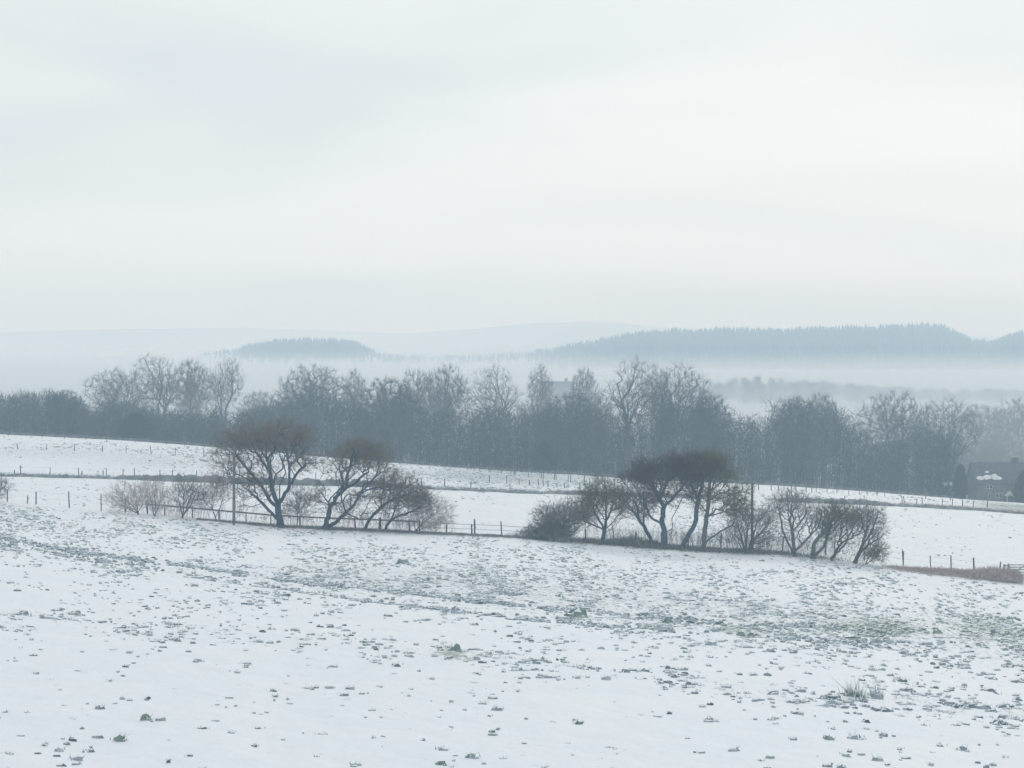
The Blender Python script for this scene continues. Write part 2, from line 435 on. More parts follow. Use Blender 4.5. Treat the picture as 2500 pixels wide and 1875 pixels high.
def merge(parts):
    V, Q, T = [], [], []
    o = 0
    for v, q, t in parts:
        V.append(v)
        if q is not None and len(q): Q.append(q + o)
        if t is not None and len(t): T.append(t + o)
        o += len(v)
    return np.concatenate(V), (np.concatenate(Q) if Q else None), (np.concatenate(T) if T else None)

def grow(limbs, pts, bf, g):
    """limbs: list of (n,3) polylines, the first from the root; pts: points of the crown.
       joins all points by a balanced spanning tree -> P, parent"""
    P = [limbs[0][0]]; par = [-1]; pl = [0.0]
    for li, l in enumerate(limbs):
        if li == 0:
            cur = 0; seq = l[1:]
        else:
            A = np.array(P); cur = int(np.argmin(np.linalg.norm(A - l[0], axis=1))); seq = l[1:]
        for q in seq:
            P.append(q); par.append(cur); pl.append(pl[cur] + float(np.linalg.norm(q - P[cur]))); cur = len(P) - 1
    n0 = len(P); n = n0 + len(pts)
    PP = np.zeros((n, 3)); PP[:n0] = P
    par = par + [0] * len(pts); PL = np.zeros(n); PL[:n0] = pl
    skip = max(2, int(n0 * 0.0))
    d = np.linalg.norm(pts[:, None] - PP[None, :n0], axis=2)
    cost = d + bf * PL[None, :n0]
    cost[:, :skip] += 2.0
    best = np.argmin(cost, 1); bc = cost[np.arange(len(pts)), best]
    alive = np.ones(len(pts), bool)
    for k in range(len(pts)):
        j = int(np.argmin(bc))
        idx = n0 + k
        PP[idx] = pts[j]; par[idx] = int(best[j])
        PL[idx] = PL[best[j]] + np.linalg.norm(pts[j] - PP[best[j]])
        bc[j] = 1e9; alive[j] = False
        c = np.linalg.norm(pts - pts[j], axis=1) + bf * PL[idx]
        u = alive & (c < bc)
        bc[u] = c[u]; best[u] = idx
    return PP, np.array(par), n0

def tree_meshes(limbs, pts, bf, r_base, r_tip, bark, twig, g, n0keep=True, tw_per=3.0, tw_len=0.5, tw_r=0.008, up=0.35, lim_r=0.03, center=None):
    P, par, n0 = grow(limbs, pts, bf, g)
    n = len(P)
    ex = 2.3
    acc = np.zeros(n)
    kids = [[] for _ in range(n)]
    for i in range(n - 1, 0, -1):
        if acc[i] == 0: acc[i] = r_tip ** ex
        acc[par[i]] += acc[i]
    for i in range(1, n): kids[par[i]].append(i)
    rad = acc ** (1 / ex)
    k = (r_base - r_tip) / max(rad[0] - r_tip, 1e-6)
    rad = r_tip + (rad - r_tip) * k
    # chains along the thickest child
    chains = []
    stack = [(0, None)]
    while stack:
        i, p = stack.pop()
        ch = [p, i] if p is not None else [i]
        while kids[i]:
            ks = kids[i]
            m = max(ks, key=lambda q: rad[q])
            for q in ks:
                if q != m: stack.append((q, i))
            ch.append(m); i = m
        if len(ch) > 1: chains.append(np.array(ch))
    # split every chain where it gets thinner than a limb
    big, small = [], []
    for c in chains:
        r = rad[c]
        if len(c) > 1: r = np.concatenate([[min(r[0], r[1])], r[1:]])
        th = r > lim_r
        kx = int(np.argmin(th)) if not th.all() else len(c)
        if kx >= 2: big.append(c[:min(kx + 1, len(c))])
        if kx < len(c) - 1: small.append(c[max(kx - 0, 0):] if kx >= 2 else c)
    rd = rad.copy()
    # flare at the foot
    pv = P[:, 2] - P[0, 2]
    foot = (pv < r_base * 2.5) & (np.arange(n) < n0) & (rad > 0.5 * r_base)
    rd[foot] *= 1 + 0.45 * (1 - np.clip(pv[foot] / (r_base * 2.5), 0, 1))
    vb, qb = tubes(big, P, rd, 7)
    trunk = mesh_np("trunk", vb, qb, mats=[bark])
    parts = []
    if small:
        vs, qs = tubes(small, P, rd, 3)
        parts.append((vs, qs, None))
    # fine twigs
    tip = np.array([i for i in range(n0, n) if rad[i] < lim_r])
    m = int(len(tip) * tw_per)
    src = g.choice(tip, m)
    pr = par[src]
    f = g.random(m)[:, None]
    base = P[src] * f + P[pr] * (1 - f)
    e = P[src] - P[pr]; e /= np.linalg.norm(e, axis=1)[:, None] + 1e-9
    cen = P[n0:].mean(0) if center is None else center
    o = P[src] - cen; o /= np.linalg.norm(o, axis=1)[:, None] + 1e-9
    D = e * 0.6 + o * 0.35 + g.normal(0, 0.5, (m, 3)) + np.array([0, 0, up])
    D /= np.linalg.norm(D, axis=1)[:, None]
    v, t = pyramids(base, D, tw_len * (0.5 + g.random(m)), tw_r * (0.7 + 0.6 * g.random(m)))
    parts.append((v, None, t))
    V, Q, T = merge(parts)
    crown = mesh_np("crown", V, Q, T, mats=[twig], smooth=False)
    return trunk, crown

def resample(pl, step, g, jit):
    pl = np.asarray(pl, float)
    s = np.concatenate([[0], np.cumsum(np.linalg.norm(np.diff(pl, axis=0), axis=1))])
    n = max(2, int(s[-1] / step) + 1)
    q = np.linspace(0, s[-1], n)
    o = np.stack([np.interp(q, s, pl[:, k]) for k in range(3)], 1)
    # soften corners
    for _ in range(2):
        o[1:-1] = 0.25 * o[:-2] + 0.5 * o[1:-1] + 0.25 * o[2:]
    o[1:-1] += g.normal(0, jit, (len(o) - 2, 3)) if len(o) > 2 else 0
    return o

def ell(g, n, c, r, shell=0.45):
    d = g.normal(0, 1, (n, 3)); d /= np.linalg.norm(d, axis=1)[:, None]
    return np.array(c) + d * (g.random(n) ** shell)[:, None] * np.array(r)

# ------------------------------------------------------------------ trees and shrubs along the near hedge line
GROUP_NEAR = "bare trees and shrubs along the near fence line"
def near_tree(name, label, cat, base, limbs, crown, r, twig='tw_brown', bark='bark', n=900, bf=0.3, Y=166.0, tw_per=4.0, tw_len=0.55,
              tw_r=0.009, up=0.3, depth=0.5, seed=1, lim_r=0.028, group=GROUP_NEAR):
    g = np.random.default_rng(seed)
    X0 = px(base[0], Y); z0 = gz(X0, Y) - 0.08
    s = Y / F
    def w(pt, d=0.0):
        return np.array([(pt[0] - base[0]) * s, d, (base[1] - pt[1]) * s])
    L3 = []
    for li, l in enumerate(limbs):
        p0 = w(l[0])
        d = 0.0
        if li > 0:
            A = np.concatenate(L3); j = int(np.argmin(np.hypot(A[:, 0] - p0[0], A[:, 2] - p0[2]))); d = A[j, 1]; p0 = A[j].copy()
        sl = g.uniform(-depth, depth) if li > 0 else g.uniform(-0.15, 0.15)
        pts = [p0]; prev = l[0]
        for q in l[1:]:
            d += sl * math.hypot(q[0] - prev[0], q[1] - prev[1]) * s
            sl = 0.7 * sl + 0.3 * g.uniform(-depth, depth)
            pts.append(w(q, d)); prev = q
        L3.append(resample(pts, 0.28, g, 0.025))
    P = []
    tot = sum(c[4] for c in crown)
    for cx, cy_, rx, ry, wt in crown:
        k = int(n * wt / tot)
        c = w((cx, cy_)); rz = ry * s; rxx = rx * s
        rad3 = (rxx, max(min(rxx, 3.2), rz * 0.8), rz)
        P.append(ell(g, k // 3, (c[0], 0, c[2]), rad3, 0.6) + g.normal(0, 0.2, (k // 3, 3)))
        nc_ = max(4, int(k / 26)); cc = ell(g, nc_, (c[0], 0, c[2]), rad3, 0.4)
        k2 = k - k // 3
        P.append(cc[g.integers(0, nc_, k2)] + g.normal(0, 1, (k2, 3)) * np.array([0.42, 0.42, 0.3]))
    P = np.concatenate(P)
    P = P[P[:, 2] > 0.25]
    trunk, crn = tree_meshes(L3, P, bf, r, 0.008, M[bark], M[twig], g, tw_per=tw_per, tw_len=tw_len, tw_r=tw_r, up=up, lim_r=lim_r)
    t = empty(name, (X0, Y, z0), label, cat, group)
    link("trunk", trunk, t); link("crown", crn, t)
    return t

def build_near_trees():
    nt_ = near_tree
    nt_("bare_shrub", "pale twiggy shrub cut by the left edge of the photo", "shrub", (-14, 1232), [[(-14, 1232), (-16, 1205), (-10, 1180)], [(-14, 1225), (0, 1200)]],
        [(-12, 1195, 32, 32, 1)], 0.05, 'tw_grey', 'bark_grey', 350, 0.3, seed=2)
    nt_("bare_shrub", "pinkish fan-shaped shrub, leftmost of the three by the rail end", "shrub", (338, 1257),
        [[(338, 1257), (336, 1240), (334, 1215), (330, 1190)], [(338, 1252), (318, 1228), (300, 1208), (288, 1190)], [(338, 1250), (350, 1225), (356, 1198)],
         [(337, 1250), (310, 1238), (285, 1222)], [(337, 1235), (326, 1205), (318, 1180)]],
        [(322, 1205, 58, 40, 3), (290, 1222, 34, 28, 1)], 0.07, 'tw_pink', 'bark_grey', 1000, 0.55, tw_per=2.0, tw_len=0.45, seed=3)
    nt_("bare_shrub", "pinkish narrow shrub, middle one of the three by the rail end", "shrub", (378, 1262),
        [[(378, 1262), (372, 1240), (366, 1215), (362, 1195)], [(378, 1258), (388, 1235), (394, 1212), (398, 1188)], [(377, 1250), (380, 1220), (378, 1190)]],
        [(381, 1208, 34, 40, 1)], 0.06, 'tw_pink', 'bark_grey', 650, 0.55, tw_per=2.0, tw_len=0.45, seed=4)
    nt_("bare_shrub", "dark-stemmed vase-shaped shrub, rightmost of the three by the rail end", "shrub", (446, 1267),
        [[(446, 1267), (440, 1238), (424, 1212), (418, 1185)], [(448, 1262), (452, 1225), (450, 1190)], [(450, 1260), (466, 1232), (478, 1210), (484, 1190)],
         [(444, 1258), (434, 1225), (432, 1195)], [(449, 1250), (462, 1215), (464, 1185)]],
        [(450, 1205, 48, 36, 3), (478, 1205, 34, 30, 1)], 0.08, 'tw_grey', 'bark', 850, 0.55, tw_per=2.0, tw_len=0.45, seed=5)
    nt_("bare_shrub", "very pale thin shrub rising just left of the utility pole", "shrub", (528, 1272),
        [[(528, 1272), (520, 1245), (510, 1220)], [(528, 1265), (540, 1235), (545, 1205)]], [(520, 1200, 45, 50, 1)], 0.05, 'tw_pink', 'bark_grey', 700, 0.5, tw_per=2.5, Y=168.0, seed=6)
    nt_("oak_tree", "big spreading bare tree with dark brown dome right of the left utility pole", "tree", (685, 1289),
        [[(685, 1289), (682, 1268), (679, 1248), (678, 1232)],
         [(680, 1272), (662, 1252), (640, 1228), (612, 1200), (590, 1182), (572, 1160)],
         [(677, 1240), (652, 1216), (637, 1183), (614, 1158), (587, 1125), (572, 1100)],
         [(677, 1232), (663, 1191), (661, 1145), (651, 1110), (656, 1078), (650, 1050)],
         [(680, 1228), (692, 1214), (707, 1190), (713, 1134), (705, 1108), (700, 1070)],
         [(679, 1226), (686, 1183), (704, 1145), (690, 1112), (682, 1075)],
         [(713, 1134), (730, 1112), (750, 1090), (765, 1078)],
         [(652, 1216), (625, 1222), (600, 1232), (575, 1243)],
         [(640, 1186), (618, 1176), (590, 1160), (560, 1142)],
         [(661, 1150), (640, 1120), (622, 1095), (610, 1065)],
         [(707, 1190), (722, 1160), (738, 1140)],
         [(651, 1120), (632, 1085), (620, 1055)]],
        [(648, 1066, 138, 42, 6), (690, 1065, 80, 40, 2), (560, 1110, 62, 50, 1.6), (590, 1185, 80, 55, 1.8), (660, 1140, 110, 70, 2.5), (740, 1120, 55, 42, 1.2)],
        0.30, 'tw_brown', 'bark_blue', 3200, 0.22, tw_per=3.9, tw_len=0.6, tw_r=0.011, seed=7, depth=0.8)
    nt_("bare_sapling", "thin grey sapling standing between the two big dark trees on the left", "sapling", (727, 1288),
        [[(727, 1288), (726, 1260), (724, 1235), (726, 1205)], [(726, 1255), (742, 1235), (750, 1215)], [(725, 1245), (708, 1225), (702, 1210)]],
        [(727, 1225, 38, 36, 1)], 0.05, 'tw_grey', 'bark_grey', 700, 0.35, tw_per=2.5, Y=169.0, seed=8)
    nt_("leaning_tree", "dark twin-trunked tree leaning right with teal-tinged lower trunk", "tree", (793, 1295),
        [[(793, 1295), (797, 1275), (803, 1252), (805, 1240)],
         [(805, 1240), (800, 1222), (822, 1201), (839, 1182), (856, 1166), (873, 1152), (890, 1130)],
         [(805, 1240), (820, 1222), (824, 1200)],
         [(803, 1236), (792, 1228), (776, 1226), (764, 1224)],
         [(800, 1228), (786, 1210), (776, 1198)],
         [(795, 1291), (815, 1280), (845, 1252), (868, 1229), (885, 1200), (903, 1180), (921, 1160), (930, 1135)],
         [(845, 1256), (818, 1262), (806, 1268)],
         [(868, 1229), (900, 1225), (928, 1223), (962, 1212)],
         [(885, 1200), (912, 1188), (938, 1186)],
         [(845, 1252), (838, 1220), (836, 1196)],
         [(860, 1165), (852, 1140), (848, 1110)], [(905, 1178), (900, 1145), (890, 1110)], [(845, 1250), (872, 1262), (890, 1280)]],
        [(880, 1105, 70, 34, 3.2), (915, 1125, 58, 40, 2), (835, 1140, 62, 42, 1.4), (930, 1180, 60, 44, 1.5), (785, 1215, 34, 34, 0.6), (870, 1220, 70, 50, 1.6)],
        0.26, 'tw_brown', 'bark_blue', 2700, 0.22, tw_per=3.6, tw_len=0.55, tw_r=0.010, seed=9, depth=0.6)
    nt_("leaning_tree", "slim dark tree leaning hard right behind the twin-trunked tree", "tree", (889, 1298),
        [[(889, 1298), (902, 1268), (931, 1240), (952, 1223), (978, 1203), (1008, 1180)], [(952, 1223), (975, 1215), (1004, 1205)], [(931, 1240), (930, 1215), (938, 1190)],
         [(902, 1268), (890, 1250), (870, 1240)]],
        [(985, 1195, 55, 40, 2), (940, 1205, 45, 40, 1), (1010, 1215, 40, 30, 1)], 0.14, 'tw_brown', 'bark_blue', 1300, 0.25, tw_per=4, tw_len=0.5, seed=10, Y=167)
    nt_("leaning_tree", "low curved tree arching right over the wire fence", "tree", (938, 1300),
        [[(938, 1300), (946, 1282), (955, 1268), (983, 1257), (1021, 1243), (1039, 1226)], [(955, 1268), (966, 1240), (975, 1225)], [(1000, 1250), (1030, 1250), (1055, 1244)]],
        [(1020, 1230, 48, 34, 2), (970, 1240, 42, 34, 1)], 0.12, 'tw_grey', 'bark_blue', 1000, 0.25, tw_per=3.4, tw_len=0.5, seed=11, Y=167)
    nt_("bare_shrub", "pinkish sprawling shrub at the right end of the left tree group", "shrub", (1012, 1306),
        [[(1012, 1306), (1022, 1290), (1036, 1278), (1055, 1262), (1072, 1250)], [(1014, 1302), (1040, 1292), (1065, 1284)], [(1012, 1300), (1008, 1280), (1010, 1262)]],
        [(1050, 1250, 58, 52, 2), (1065, 1275, 46, 28, 1)], 0.07, 'tw_pink', 'bark', 1100, 0.3, tw_per=2.6, tw_len=0.45, seed=12, Y=167)
    # right hand group
    nt_("thorn_bush", "low dense dark bush at the left foot of the right tree group", "bush", (1352, 1324),
        [[(1352, 1324), (1345, 1308), (1330, 1296)], [(1354, 1322), (1362, 1305), (1370, 1290)], [(1352, 1320), (1325, 1312), (1302, 1306)]],
        [(1335, 1302, 50, 20, 2), (1375, 1302, 30, 26, 1.4), (1290, 1312, 42, 10, 0.8)], 0.07, 'scrub', 'bark', 1700, 0.3, tw_per=6, tw_len=0.4, tw_r=0.012, seed=13)
    nt_("thorn_tree", "squat thorn tree bending left above the low dark bush", "tree", (1397, 1320),
        [[(1397, 1320), (1388, 1300), (1382, 1285), (1362, 1272), (1340, 1266)], [(1388, 1300), (1408, 1290), (1420, 1276), (1428, 1262)], [(1382, 1285), (1376, 1262), (1380, 1242)],
         [(1410, 1288), (1425, 1310), (1432, 1322)]],
        [(1370, 1248, 55, 34, 2.4), (1335, 1262, 40, 26, 1.4), (1420, 1250, 40, 32, 1.2)], 0.10, 'tw_grey', 'bark', 1900, 0.25, tw_per=4, tw_len=0.45, seed=14)
    nt_("round_tree", "round olive-topped tree left of the purple-crowned tree", "tree", (1469, 1325),
        [[(1469, 1325), (1472, 1306), (1476, 1288)], [(1475, 1290), (1462, 1262), (1448, 1236), (1440, 1215)], [(1476, 1288), (1480, 1255), (1478, 1220), (1480, 1195)],
         [(1476, 1288), (1496, 1268), (1512, 1245), (1528, 1230)], [(1475, 1288), (1450, 1276), (1425, 1266), (1408, 1262)], [(1478, 1270), (1494, 1235), (1500, 1205)],
         [(1472, 1300), (1490, 1285), (1505, 1280)]],
        [(1480, 1200, 52, 42, 4), (1440, 1222, 46, 38, 2), (1505, 1230, 40, 42, 1.4), (1415, 1255, 38, 26, 1)], 0.17, 'tw_olive', 'bark_blue', 2300, 0.28, tw_per=3.8, tw_len=0.5, seed=15)
    nt_("leaning_tree", "crooked tree with one limb reaching up left and one low to the ground", "tree", (1602, 1330),
        [[(1602, 1330), (1592, 1312), (1584, 1298), (1576, 1280), (1562, 1260), (1545, 1238), (1532, 1218)], [(1584, 1298), (1560, 1302), (1540, 1296), (1524, 1280), (1508, 1262), (1490, 1262)],
         [(1562, 1260), (1558, 1235), (1548, 1210), (1535, 1190)], [(1545, 1238), (1522, 1222), (1510, 1205)], [(1540, 1296), (1535, 1312), (1536, 1326)]],
        [(1535, 1200, 38, 32, 1.5), (1560, 1225, 34, 34, 1)], 0.16, 'tw_grey', 'bark_blue', 900, 0.25, tw_per=3.5, tw_len=0.45, seed=16)
    nt_("bare_tree", "forked tree with bluish trunk and flat dark purple crown", "tree", (1624, 1332),
        [[(1624, 1332), (1623, 1310), (1622, 1289), (1617, 1262), (1617, 1248), (1621, 1226)],
         [(1615, 1266), (1588, 1254), (1574, 1220), (1559, 1194), (1545, 1172)],
         [(1621, 1226), (1608, 1208), (1599, 1185), (1592, 1160), (1590, 1135)],
         [(1621, 1226), (1646, 1202), (1662, 1180), (1678, 1163), (1690, 1140)],
         [(1624, 1291), (1643, 1281), (1638, 1255), (1652, 1236), (1662, 1212)],
         [(1608, 1208), (1622, 1185), (1628, 1160), (1625, 1135)],
         [(1574, 1220), (1560, 1215), (1540, 1190)],
         [(1599, 1185), (1575, 1165), (1560, 1150)]],
        [(1580, 1138, 34, 22, 2.4), (1642, 1124, 36, 24, 2.4), (1545, 1153, 34, 10, 0.8), (1610, 1162, 80, 20, 1.6), (1680, 1138, 32, 26, 1.2), (1610, 1200, 75, 42, 2.2)],
        0.24, 'tw_purple', 'bark_azure', 2800, 0.25, tw_per=4.6, tw_len=0.5, tw_r=0.012, seed=17, up=0.15, depth=0.6)
    nt_("leaning_tree", "slanting bluish trunk leaning right, just left of the tall greenish tree", "tree", (1663, 1334),
        [[(1663, 1334), (1677, 1300), (1697, 1272), (1700, 1238), (1706, 1198), (1718, 1160), (1712, 1130)], [(1700, 1240), (1716, 1215), (1735, 1200)],
         [(1697, 1265), (1680, 1263), (1662, 1262)], [(1704, 1205), (1690, 1180), (1682, 1155)]],
        [(1700, 1125, 52, 26, 2.4), (1690, 1170, 40, 35, 1)], 0.20, 'tw_purple', 'bark_azure', 1500, 0.25, tw_per=5, tw_len=0.5, tw_r=0.011, seed=18, up=0.15)
    nt_("tall_tree", "tall greenish tree with umbrella crown left of the right utility pole", "tree", (1716, 1341),
        [[(1716, 1341), (1719, 1315), (1721, 1292), (1727, 1242), (1732, 1202), (1733, 1173), (1736, 1140), (1738, 1112)],
         [(1722, 1322), (1750, 1298), (1770, 1286), (1790, 1277)], [(1728, 1252), (1760, 1246), (1788, 1239)], [(1730, 1212), (1755, 1196), (1785, 1188), (1808, 1192)],
         [(1733, 1176), (1718, 1150), (1702, 1128)], [(1735, 1160), (1758, 1138), (1776, 1120)], [(1726, 1245), (1710, 1225), (1704, 1205)], [(1733, 1190), (1768, 1168), (1796, 1160)]],
        [(1742, 1126, 52, 32, 3.2), (1722, 1117, 34, 20, 1.0), (1768, 1156, 44, 12, 1.2), (1780, 1200, 62, 28, 2.4), (1790, 1232, 50, 22, 1.2), (1712, 1205, 40, 42, 1.1)],
        0.21, 'tw_olive', 'bark_moss', 2700, 0.25, tw_per=3.8, tw_len=0.5, tw_r=0.010, seed=19, up=0.12)
    nt_("bare_shrub", "bushy multi-stemmed grey tree growing around the foot of the right utility pole", "shrub", (1822, 1345),
        [[(1822, 1345), (1814, 1318), (1806, 1290), (1798, 1258)], [(1824, 1342), (1838, 1310), (1846, 1280), (1856, 1250), (1862, 1228)], [(1828, 1340), (1852, 1300), (1872, 1280), (1888, 1262)],
         [(1820, 1338), (1822, 1300), (1826, 1262), (1830, 1235)], [(1812, 1315), (1795, 1300), (1782, 1292)], [(1818, 1340), (1800, 1316), (1786, 1306)]],
        [(1825, 1255, 48, 40, 2.5), (1868, 1258, 40, 38, 1.8), (1795, 1285, 34, 40, 1.1), (1870, 1310, 36, 26, 0.7)], 0.17, 'tw_grey', 'bark_grey', 1900, 0.45, tw_per=2.3, tw_len=0.45, seed=20)
    nt_("bare_tree", "vase-shaped grey tree, first to the right of the right utility pole", "tree", (1940, 1354),
        [[(1940, 1354), (1940, 1340)], [(1938, 1348), (1922, 1315), (1912, 1290), (1906, 1250), (1899, 1222), (1894, 1205)], [(1940, 1342), (1931, 1290), (1920, 1245), (1919, 1212), (1924, 1190)],
         [(1943, 1344), (1972, 1306), (1996, 1280), (2010, 1238), (2016, 1225)], [(1972, 1306), (1985, 1280), (1990, 1262)], [(1920, 1245), (1942, 1232), (1962, 1222)], [(1931, 1290), (1950, 1272), (1958, 1255)],
         [(1945, 1346), (1965, 1335), (1990, 1312)]],
        [(1912, 1215, 42, 30, 2), (1950, 1228, 46, 34, 1.8), (1990, 1250, 36, 36, 1.3), (1930, 1265, 50, 36, 1)], 0.19, 'tw_grey', 'bark_grey', 1600, 0.35, tw_per=2.2, tw_len=0.45, seed=21)
    nt_("bare_tree", "stubby thick-trunked tree with a mossy olive limb leaning right", "tree", (1984, 1361),
        [[(1984, 1361), (1984, 1335), (1988, 1315), (2006, 1303), (2020, 1280), (2034, 1258), (2048, 1238)], [(1996, 1358), (2010, 1335), (2022, 1305), (2030, 1280)], [(2010, 1298), (2030, 1282), (2052, 1262)],
         [(2020, 1280), (2022, 1256), (2030, 1240)]],
        [(2040, 1250, 40, 28, 2), (2022, 1280, 26, 34, 1)], 0.20, 'tw_olive', 'bark_moss', 1400, 0.3, tw_per=3.6, tw_len=0.42, seed=22)
    nt_("bare_tree", "tangled dark tree with horizontal limbs left of the last leaning tree", "tree", (2030, 1366),
        [[(2030, 1366), (2044, 1338), (2056, 1318), (2080, 1308), (2098, 1298)], [(2036, 1352), (2040, 1325), (2046, 1300)], [(2056, 1364), (2064, 1330), (2072, 1312), (2088, 1280), (2100, 1262)],
         [(2064, 1362), (2068, 1340)], [(2072, 1312), (2070, 1280), (2075, 1245)], [(2040, 1358), (2060, 1350), (2078, 1335)]],
        [(2075, 1262, 40, 34, 2), (2095, 1280, 34, 34, 1.2), (2055, 1300, 34, 34, 1)], 0.14, 'tw_grey', 'bark', 1300, 0.3, tw_per=2.2, tw_len=0.42, seed=23)
    nt_("leaning_tree", "last tall leaning tree at the right end of the hedge line", "tree", (2086, 1377),
        [[(2086, 1377), (2096, 1355), (2106, 1330), (2116, 1290), (2118, 1262), (2117, 1238)], [(2106, 1330), (2122, 1305), (2132, 1280), (2140, 1258)], [(2112, 1305), (2104, 1280), (2100, 1255)],
         [(2100, 1345), (2125, 1325), (2148, 1312)], [(2118, 1280), (2130, 1262), (2132, 1240)]],
        [(2118, 1255, 40, 30, 2), (2140, 1275, 26, 38, 1.4), (2138, 1312, 22, 26, 0.8)], 0.17, 'tw_grey', 'bark', 1300, 0.3, tw_per=2.2, tw_len=0.42, seed=24)
    nt_("bare_shrub", "thin grey-green shrub at the foot of the last leaning tree", "shrub", (2112, 1380),
        [[(2112, 1380), (2122, 1360), (2134, 1340), (2144, 1328)], [(2114, 1376), (2132, 1364), (2150, 1352)]], [(2135, 1348, 26, 26, 1)], 0.05, 'tw_olive', 'bark_grey', 600, 0.4, tw_per=3.5, tw_len=0.4, seed=25)
build_near_trees()

# ------------------------------------------------------------------ woodland beyond the fields
VARS = []
def wood_variant(seed, H, W, trunks, lobes, n, dense, twig, up=0.4, spread=0.28, r=0.32):
    g = np.random.default_rng(seed)
    limbs = []
    for k in range(trunks):
        a = g.uniform(0, 6.28); lean = g.uniform(0.05, spread) * (1 if trunks > 1 else 0.4)
        x, y = (0.0, 0.0)
        pts = [np.array([0, 0, 0.0])]
        top = H * g.uniform(0.62, 0.8)
        for q in range(1, 6):
            t = q / 5
            pts.append(np.array([math.cos(a) * lean * top * t ** 1.4, math.sin(a) * lean * top * t ** 1.4, top * t]) + np.append(g.normal(0, 0.018 * H, 2), 0))
        limbs.append(resample(pts, 0.6, g, 0.05))
    nb = len(limbs)
    for k in range(9):
        src = limbs[k % nb]; j = int(len(src) * g.uniform(0.3, 0.9)); p = src[j]
        a = g.uniform(0, 6.28); ln = H * g.uniform(0.16, 0.32)
        d = np.array([math.cos(a) * 0.75, math.sin(a) * 0.75, 0.8])
        limbs.append(resample([p, p + d * ln * 0.5 + g.normal(0, 0.02 * H, 3), p + d * ln + np.array([0, 0, 0.06 * H])], 0.6, g, 0.06))
    P = []
    for (cx, cz, rx, rz, wt) in lobes:
        P.append(ell(g, int(n * wt), (cx * W, g.uniform(-0.15, 0.15) * W, cz * H), (rx * W, rx * W * 0.9, rz * H), 0.45))
    P = np.concatenate(P)
    P = P[P[:, 2] > 0.12 * H]
    return tree_meshes(limbs, P, 0.22, r, 0.014, M['far_bark'], M[twig], g, tw_per=dense * 1.8, tw_len=1.1, tw_r=0.0135, up=up, lim_r=0.06)

